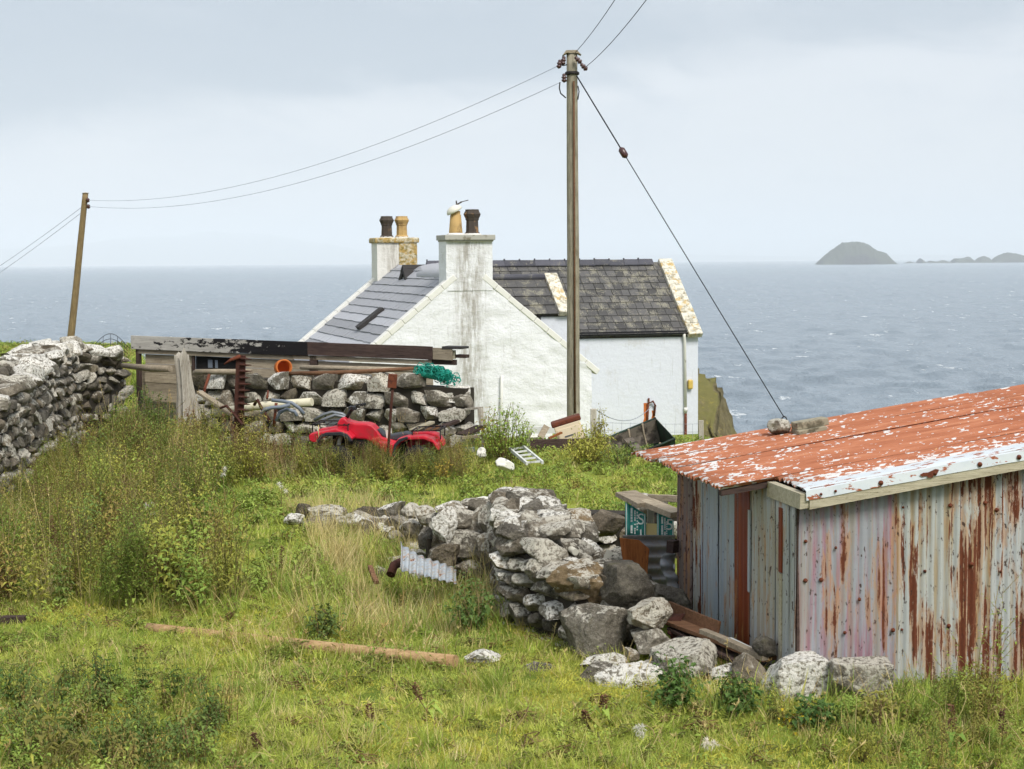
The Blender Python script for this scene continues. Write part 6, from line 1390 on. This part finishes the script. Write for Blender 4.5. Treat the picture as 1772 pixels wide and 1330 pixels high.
def p_stalks(h, n, mk='straw'):
    mb = MB()
    for k in range(n): 
        b = Vector((vr.gauss(0, .06), vr.gauss(0, .06), 0)); hh = h * vr.uniform(.6, 1.1); pts = stem(mb, b, b + Vector((vr.gauss(0, .14), vr.gauss(0, .14), hh)), .003, .06, 4)
        for q2 in range(9): leaf(mb, ipt(pts, vr.uniform(.75, .99)), (vr.gauss(0, 1), vr.gauss(0, 1), 1.6), .035, .007, .1)
    return [(mb, mk)]
def proto_set(nm, lists):
    c_ = bpy.data.collections.new(nm)
    for i, parts in enumerate(lists):
        o = bpy.data.objects.new(nm + '_sample_' + 'abcdefghijkl'[i], join_mesh(nm, parts)); c_.objects.link(o)
    return c_, len(lists)
def scatter(name, label, pts, protos, scl, tilt=.15, weights=None, seed=1, pick=None):
    cset, n_ = protos; rs_ = np.random.RandomState(seed); N = len(pts); me_ = bpy.data.meshes.new(name); me_.vertices.add(N); me_.vertices.foreach_set('co', np.array(pts, dtype=np.float32).ravel())
    idx_ = rs_.choice(n_, N, p=weights) if pick is None else np.array([pick(p, rs_) for p in pts]); sc_ = (scl if hasattr(scl, '__len__') else np.full(N, scl)) * rs_.uniform(.7, 1.3, N)
    rot = np.stack([rs_.normal(0, tilt, N), rs_.normal(0, tilt, N), rs_.uniform(0, 6.28, N)], -1)
    me_.attributes.new('idx', 'INT', 'POINT').data.foreach_set('value', idx_.astype(np.int32)); me_.attributes.new('scl', 'FLOAT', 'POINT').data.foreach_set('value', sc_.astype(np.float32)); me_.attributes.new('rot', 'FLOAT_VECTOR', 'POINT').data.foreach_set('vector', rot.astype(np.float32).ravel())
    o = bpy.data.objects.new(name, me_); COL.objects.link(o); tag(o, label, None, kind='stuff')
    ng = bpy.data.node_groups.new(name, 'GeometryNodeTree'); ng.interface.new_socket('Geometry', in_out='INPUT', socket_type='NodeSocketGeometry'); ng.interface.new_socket('Geometry', in_out='OUTPUT', socket_type='NodeSocketGeometry')
    gi, go = ng.nodes.new('NodeGroupInput'), ng.nodes.new('NodeGroupOutput'); ip = ng.nodes.new('GeometryNodeInstanceOnPoints'); ci = ng.nodes.new('GeometryNodeCollectionInfo')
    ci.inputs['Collection'].default_value = cset; ci.inputs['Separate Children'].default_value = True; ci.inputs['Reset Children'].default_value = True
    def attr(nm_, ty):
        a = ng.nodes.new('GeometryNodeInputNamedAttribute'); a.data_type = ty; a.inputs['Name'].default_value = nm_; return [s_ for s_ in a.outputs if s_.enabled and s_.name == 'Attribute'][0]
    lk = ng.links.new; lk(gi.outputs[0], ip.inputs['Points']); lk(ci.outputs[0], ip.inputs['Instance']); ip.inputs['Pick Instance'].default_value = True
    lk(attr('idx', 'INT'), ip.inputs['Instance Index']); lk(attr('rot', 'FLOAT_VECTOR'), ip.inputs['Rotation']); lk(attr('scl', 'FLOAT'), ip.inputs['Scale']); lk(ip.outputs[0], go.inputs[0])
    md = o.modifiers.new('scatter', 'NODES'); md.node_group = ng; return o
# -- zones on the ground, given by landmarks seen in the photograph
def zone(pxs): return [tuple(PZ(px, py, 0.0).xy) for px, py in pxs]
def inside(x, y, poly):
    r_ = False; j = len(poly) - 1
    for i in range(len(poly)):
        xi, yi = poly[i]; xj, yj = poly[j]
        if (yi > y) != (yj > y) and x < (xj - xi) * (y - yi) / (yj - yi) + xi: r_ = not r_
        j = i
    return r_
def sample(poly, dens, seed, rej=None):
    rs_ = random.Random(seed); xs_ = [p[0] for p in poly]; ys_ = [p[1] for p in poly]; A = (max(xs_) - min(xs_)) * (max(ys_) - min(ys_)); out = []
    for _ in range(int(A * dens)):
        x, y = rs_.uniform(min(xs_), max(xs_)), rs_.uniform(min(ys_), max(ys_))
        if inside(x, y, poly) and not (rej and rej(x, y)) and clear(x, y): out.append((x, y, gz(x, y)))
    return out
SI = wm(shed).inverted()
def clear(x, y):
    q2 = SI @ Vector((x, y, 0))
    if -.03 < q2.x < 5.3 and -.03 < q2.y < 3.3: return False
    if inside(x, y, FOLDIN): return False
    if y > 29.6 and x > -6 and y < 40 and inside(x, y, BYRE): return False
    return True
FOLDIN = [(0.52, 14.7), (1.2, 14.3), (2.0, 14.6), (2.0, 19.2), (-0.25, 19.2), (-.18, 17.0), (-.06, 15.7)]
BYRE = [(e0.x, e0.y + .1), (e1.x, e1.y + .1), (LB.x + .2, LB.y + 2), (LA.x, LA.y + 2)]
Z_NETTLE = zone([(-120, 1420), (-120, 1205), (60, 1215), (180, 1190), (300, 1195), (380, 1215), (420, 1270), (360, 1330), (300, 1420)])
Z_TALL = zone([(-90, 1060), (180, 1066), (330, 1072), (420, 1080), (430, 1060), (400, 1010), (372, 950), (350, 905), (356, 862), (430, 846), (560, 850), (660, 846), (770, 838), (822, 822), (812, 800), (560, 797), (330, 790), (200, 780), (40, 790), (-60, 830), (-90, 900)])
Z_BROWN = zone([(360, 838), (470, 842), (600, 840), (650, 822), (560, 806), (440, 806), (350, 812)])
Z_PIT = zone([(470, 1010), (560, 985), (600, 930), (760, 985), (850, 1000), (870, 1085), (800, 1100), (640, 1100), (540, 1100)])
Z_EDGE = zone([(505, 885), (560, 915), (640, 1000), (680, 1045), (640, 1040), (560, 985), (515, 920)])
Z_RUB = zone([(520, 905), (560, 875), (740, 880), (760, 960), (700, 985), (600, 940)])
Z_RIGHT = zone([(1380, 1240), (1560, 1245), (1680, 1215), (1850, 1200), (1900, 1420), (1560, 1420), (1480, 1330), (1390, 1290)])
Z_SHEDF = zone([(1180, 1245), (1300, 1215), (1480, 1236), (1640, 1240), (1800, 1225), (1800, 1262), (1600, 1275), (1400, 1265), (1250, 1262)])
def wedge(y0, y1, dens, seed, k=.335, rej=None):
    rs_ = random.Random(seed); out = []; n_ = int((y1 - y0) * 2 * k * y1 * dens)
    for _ in range(n_):
        y = rs_.uniform(y0, y1); x = rs_.uniform(-k * y1, k * y1)
        if abs(x) > k * y or not clear(x, y) or (rej and rej(x, y)): continue
        out.append((x, y, gz(x, y)))
    return out
tuftA = proto_set('grass_tuft', [p_tuft(40, .06, .11, .0055, 1.1, 'grass', 1), p_tuft(34, .085, .10, .006, .9, 'grass', 2), p_tuft(46, .045, .12, .006, 1.3, 'grass', 0), p_tuft(22, .13, .09, .006, .8, 'grass', 3), p_shrub(.16, .06, 60, 'weed_green', .026, 6, 'stalk_green'), p_stalks(.22, 2), p_tuft(40, .05, .12, .006, 1.3, 'grass_moss', 0)])
pts = wedge(8.0, 16.8, 165, 5, .335) + wedge(9.0, 16.8, 60, 85, .46, lambda x, y: abs(x) < .333 * y)
scatter('grass', 'short bright green grass in the foreground', pts, tuftA, np.array([1.0] * len(pts)), .35, None, 2, lambda p, r_: int(r_.choice(7, p=([.10, .06, .16, .02, .05, .03, .58] if mnoise.noise(Vector((p[0] * .8, p[1] * .8, 4))) > .10 else ([.22, .34, .10, .20, .12, .02, 0] if mnoise.noise(Vector((p[0] * .9, p[1] * .9, 9))) > .12 else [.28, .20, .32, .04, .08, .02, .06])))))
tus = [p for p in wedge(9.0, 16.5, 9, 71) if mnoise.noise(Vector((p[0] * 1.1, p[1] * 1.1, 15))) > .12]
tuftT = proto_set('tussock', [p_tuft(60, .17, .09, .006, .9, 'grass', 6), p_tuft(50, .21, .08, .006, .8, 'weed_green', 5), p_tuft(46, .15, .10, .006, 1.0, 'grass_dry', 4)])
scatter('long_grass', 'darker tussocks scattered through the front grass', tus, tuftT, 1.0, .2, [.5, .3, .2], 72)
tuftB = proto_set('meadow_tuft', [p_tuft(28, .10, .18, .011, 1.0, 'grass', 1), p_tuft(28, .13, .18, .010, .8, 'grass', 2), p_tuft(30, .08, .19, .012, 1.2, 'grass', 0), p_shrub(.3, .14, 60, 'weed_green', .05, 6, 'stalk_green')])
pts = wedge(16.8, 34.5, 34, 6, .36)
scatter('grass', 'green grass of the yard behind the fold', pts, tuftB, np.array([1.0] * len(pts)), .2, None, 3)
far = [(x, y, gz(x, y)) for x, y in ((vr.uniform(-20, -9.5), vr.uniform(33, 60)) for _ in range(6000)) if x < -.2 * y]
scatter('grass', 'rough pasture behind the left wall', far, tuftB, 1.5, .2, None, 4)
tuftD = proto_set('dry_tuft', [p_tuft(30, .30, .12, .006, .5, 'grass_dry', 4), p_tuft(26, .38, .12, .006, .5, 'grass_dry', 6), p_tuft(30, .24, .14, .007, .7, 'grass', 4), p_tuft(26, .30, .12, .007, .5, 'weed_green', 3)])
pts = sample(Z_EDGE, 60, 7) + sample(Z_RUB, 16, 8); n1_ = len(pts)
scatter('long_grass', 'pale dry long grass along the sunken edge', pts, tuftD, 1.0, .2, [.45, .3, .15, .1], 5)
pts = sample(Z_PIT, 30, 9)
scatter('long_grass', 'tangled green long grass left of the fold wall', pts, tuftD, 1.1, .25, [.12, .06, .46, .36], 6)
pts = sample(Z_TALL, 7, 19) + sample(Z_SHEDF, 14, 20)
scatter('long_grass', 'olive long grass among the tall weeds', pts, tuftD, 1.15, .25, [.12, .08, .40, .40], 16)
weeds = proto_set('weed', [p_nettle(.75, 6, 'nettle', .085), p_nettle(.62, 7, 'weed_green', .08), p_willow(.85, 8, 'weed_olive', 'stalk_green', .08, 1.3), p_willow(.92, 8, 'weed_green', 'stalk_green', .08, 1.3), p_willow(.9, 8, 'weed_olive', 'stalk_brown', .065, .8), p_dock(.85, 3), p_stalks(1.0, 4), p_willow(.9, 7, 'dock_brown', 'stalk_brown', .07, .7), p_nettle(.7, 5, 'weed_olive', .10), p_shrub(.6, .75, 560, 'weed_olive', .055, 14, 'stalk_brown'), p_shrub(.6, .7, 560, 'weed_green', .055, 14, 'stalk_green'), p_shrub(.6, .7, 520, 'nettle', .06, 14)])
pts = sample(Z_TALL, 11.5, 11, lambda x, y: inside(x, y, Z_BROWN) and vr.random() < .5)
sc_ = np.array([lerp(.98, 1.0, sstep(17.5, 26, p[1])) * (.68 if p[0] < -.25 * p[1] and p[1] > 18.5 else 1.0) * (.62 if p[0] > -4.2 and p[1] > 24 else 1.0) for p in pts])
QZ = zone([(540, 838), (820, 836), (800, 806), (560, 806)]); qp_ = sample(QZ, 22, 55); pts = pts + qp_
sc_ = np.concatenate([sc_, np.full(len(qp_), .55)])
scatter('weeds', 'tall tangled nettles and willowherb filling the left yard', pts, weeds, sc_, .12, [.06, .08, .21, .15, .18, .05, .10, .07, .04, .03, .02, .01], 7)
pts = sample(Z_BROWN, 14, 12)
scatter('weeds', 'withered brown weeds in front of the quad bike', pts, weeds, .74, .12, [.03, .05, .10, .05, .18, .18, .04, .27, .02, .05, .02, .01], 8)
pts = sample(Z_PIT, 2.2, 13) + sample(Z_RIGHT, 9, 14) + sample(Z_SHEDF, 4, 15)
scatter('weeds', 'scattered weeds by the fold and the shed', pts, weeds, .42, .15, [.10, .14, .12, .16, .08, .05, .06, .01, .04, .10, .10, .04], 9)
nett = proto_set('nettle_clump', [p_nettle(.42, 8, 'bramble', .065), p_nettle(.36, 8, 'nettle', .07), p_nettle(.46, 7, 'nettle', .06), p_shrub(.4, .36, 300, 'nettle', .045, 10), p_shrub(.35, .3, 240, 'weed_green', .045, 10)])
pts = sample(Z_NETTLE, 17, 17)
scatter('nettles', 'dark nettle bed in the lower left corner', pts, nett, .74, .15, None, 10)
LGP = []
for k in range(170):
    t_ = vr.uniform(.15, 1); q2 = a_log.lerp(b_log, t_); LGP.append((q2.x + vr.uniform(-.05, .05), q2.y - vr.uniform(.07, .16), gz(q2.x, q2.y)))
for k in range(110):
    t_ = vr.uniform(.26, .50); q2 = a_log.lerp(b_log, t_); LGP.append((q2.x, q2.y - vr.uniform(.03, .14), gz(q2.x, q2.y)))
scatter('long_grass', 'tufts of grass lapping over the fallen log', LGP, tuftA, 1.5, .25, [.2, .3, .1, .25, .1, .05, 0], 31)
# plants one can tell apart
def plant(name, parts, label, cat, loc, s_=1.0, rz_=None, names=('stem', 'foliage', 'seed_head'), group=None):
    t_ = thing(name, label, cat, loc, Matrix.Rotation(vr.uniform(0, 6.28) if rz_ is None else rz_, 3, 'Z'), group)
    for (mb, mk), nm in zip(parts, names):
        if mb.f: 
            o = bpy.data.objects.new(nm, join_mesh(nm, [(mb, mk)])); COL.objects.link(o); o.parent = t_; o.scale = (s_, s_, s_); o['kind'] = 'stuff'
    return t_
def gp(px, py, z=0.0):
    q2 = PZ(px, py, z); return Vector((q2.x, q2.y, gz(q2.x, q2.y)))
for px, py, h, lb in [(484, 905, .45, 'thistle with one white fluffy head beside the path'), (1216, 1328, .17, 'low thistle gone to white fluff in the front grass'), (1130, 1290, .10, 'tiny thistle left of the fluffy one in the front grass'), (385, 880, .55, 'thistle with pale tufts above the tall weeds'), (270, 1000, .7, 'white flowered thistle in the middle of the weed bed')]:
    plant('thistle', p_thistle(h, 3), lb, 'thistle', gp(px, py))
for px, py, h, lb in [(742, 1252, .24, 'withered brown dock in the front grass centre'), (662, 1285, .26, 'darkest withered dock left of the front centre'), (1030, 1275, .14, 'small brown seed head in front of the white boulder'), (475, 1020, .45, 'tall russet dock spike beside the path'), (1630, 1305, .36, 'brown dock spike in front of the shed'), (1740, 1325, .4, 'dark dock spike at the lower right corner'), (460, 1330, .2, 'curled dead brown plant at the bottom left'), (1005, 1265, .2, 'dry stalk plant left of the small white stone')]:
    plant('dock_plant', p_dock(h, 1), lb, 'plant', gp(px, py))
for px, py, w_, h, n, mk, lb in [(1165, 1236, .62, .40, 520, 'bramble', 'dark bramble patch under the humped grey boulder'), (1268, 1246, .56, .30, 380, 'bramble', 'bramble trailing right of the humped boulder'), (1410, 1268, .5, .20, 280, 'bramble', 'bramble in front of the white crusted boulder'), (1530, 1268, .5, .22, 260, 'weed_green', 'leafy weeds in front of the square block'),
                               (876, 800, .95, 1.1, 1800, 'weed_green', 'bushy green shrub between the squared wall and plank box'), (1015, 806, 1.2, .66, 1300, 'weed_olive', 'olive bush growing against the plank box'), (1075, 812, .8, .50, 300, 'nettle', 'dark nettles in front of the boat'), (1042, 790, .6, .85, 700, 'weed_green', 'slender shrub beside the stout fence post'),
                               (820, 1085, .6, .62, 420, 'nettle', 'dark weeds at the foot of the fold wall'), (560, 1095, .55, .34, 260, 'nettle', 'dark leafy clump above the log'), (256, 800, 1.1, 1.45, 2200, 'nettle', 'tall nettle thicket in front of the wooden log'), (222, 806, .8, 1.3, 1300, 'weed_green', 'nettles climbing the end of the long wall')]:
    plant('shrub', p_shrub(w_, h, n, mk, .055 if py < 900 else .06, 14 if n < 1200 else 40), lb, 'shrub', gp(px, py))
plant('bracken', p_shrub(.7, .95, 420, 'bracken', .06), 'yellowing bracken against the white gable', 'fern', gp(852, 792), names=('stem', 'foliage'))
plant('dry_grass_clump', p_stalks(1.1, 40, 'straw') , 'tall straw coloured grass clump at the left end of the tarred shed', 'grass', Vector((P(212, 640, 35.6).x, 35.6, .55)), names=('foliage',))
plant('autumn_plant', p_shrub(.4, .42, 160, 'bracken', .05, 8), 'small orange leaved plant right of the quad bike', 'plant', gp(772, 838))
plant('yellow_leaved_plant', p_shrub(.22, .16, 40, 'yellow_leaf', .06, 5), 'yellow leaves in front of the white crusted boulder', 'plant', gp(1385, 1270))
plant('wild_stalk', p_stalks(.9, 5, 'dock_brown'), 'dark seed stalks rising beside the bracken', 'plant', gp(868, 795), names=('stem',))
q6 = P(95, 1300, 6.6); plant('tall_weed', p_nettle(1.02, 5, 'nettle', .10), 'soft out of focus nettle nearest to us at the lower left', 'plant', Vector((q6.x, q6.y, gz(q6.x, q6.y))))
plant('tall_weed', p_willow(.95, 4, 'weed_green'), 'tall green weed in front of the rusty front sheet', 'plant', gp(1712, 1262))
plant('tall_weed', p_willow(.5, 3, 'weed_green'), 'smaller green weed at the foot of the white sheet', 'plant', gp(1665, 1250))
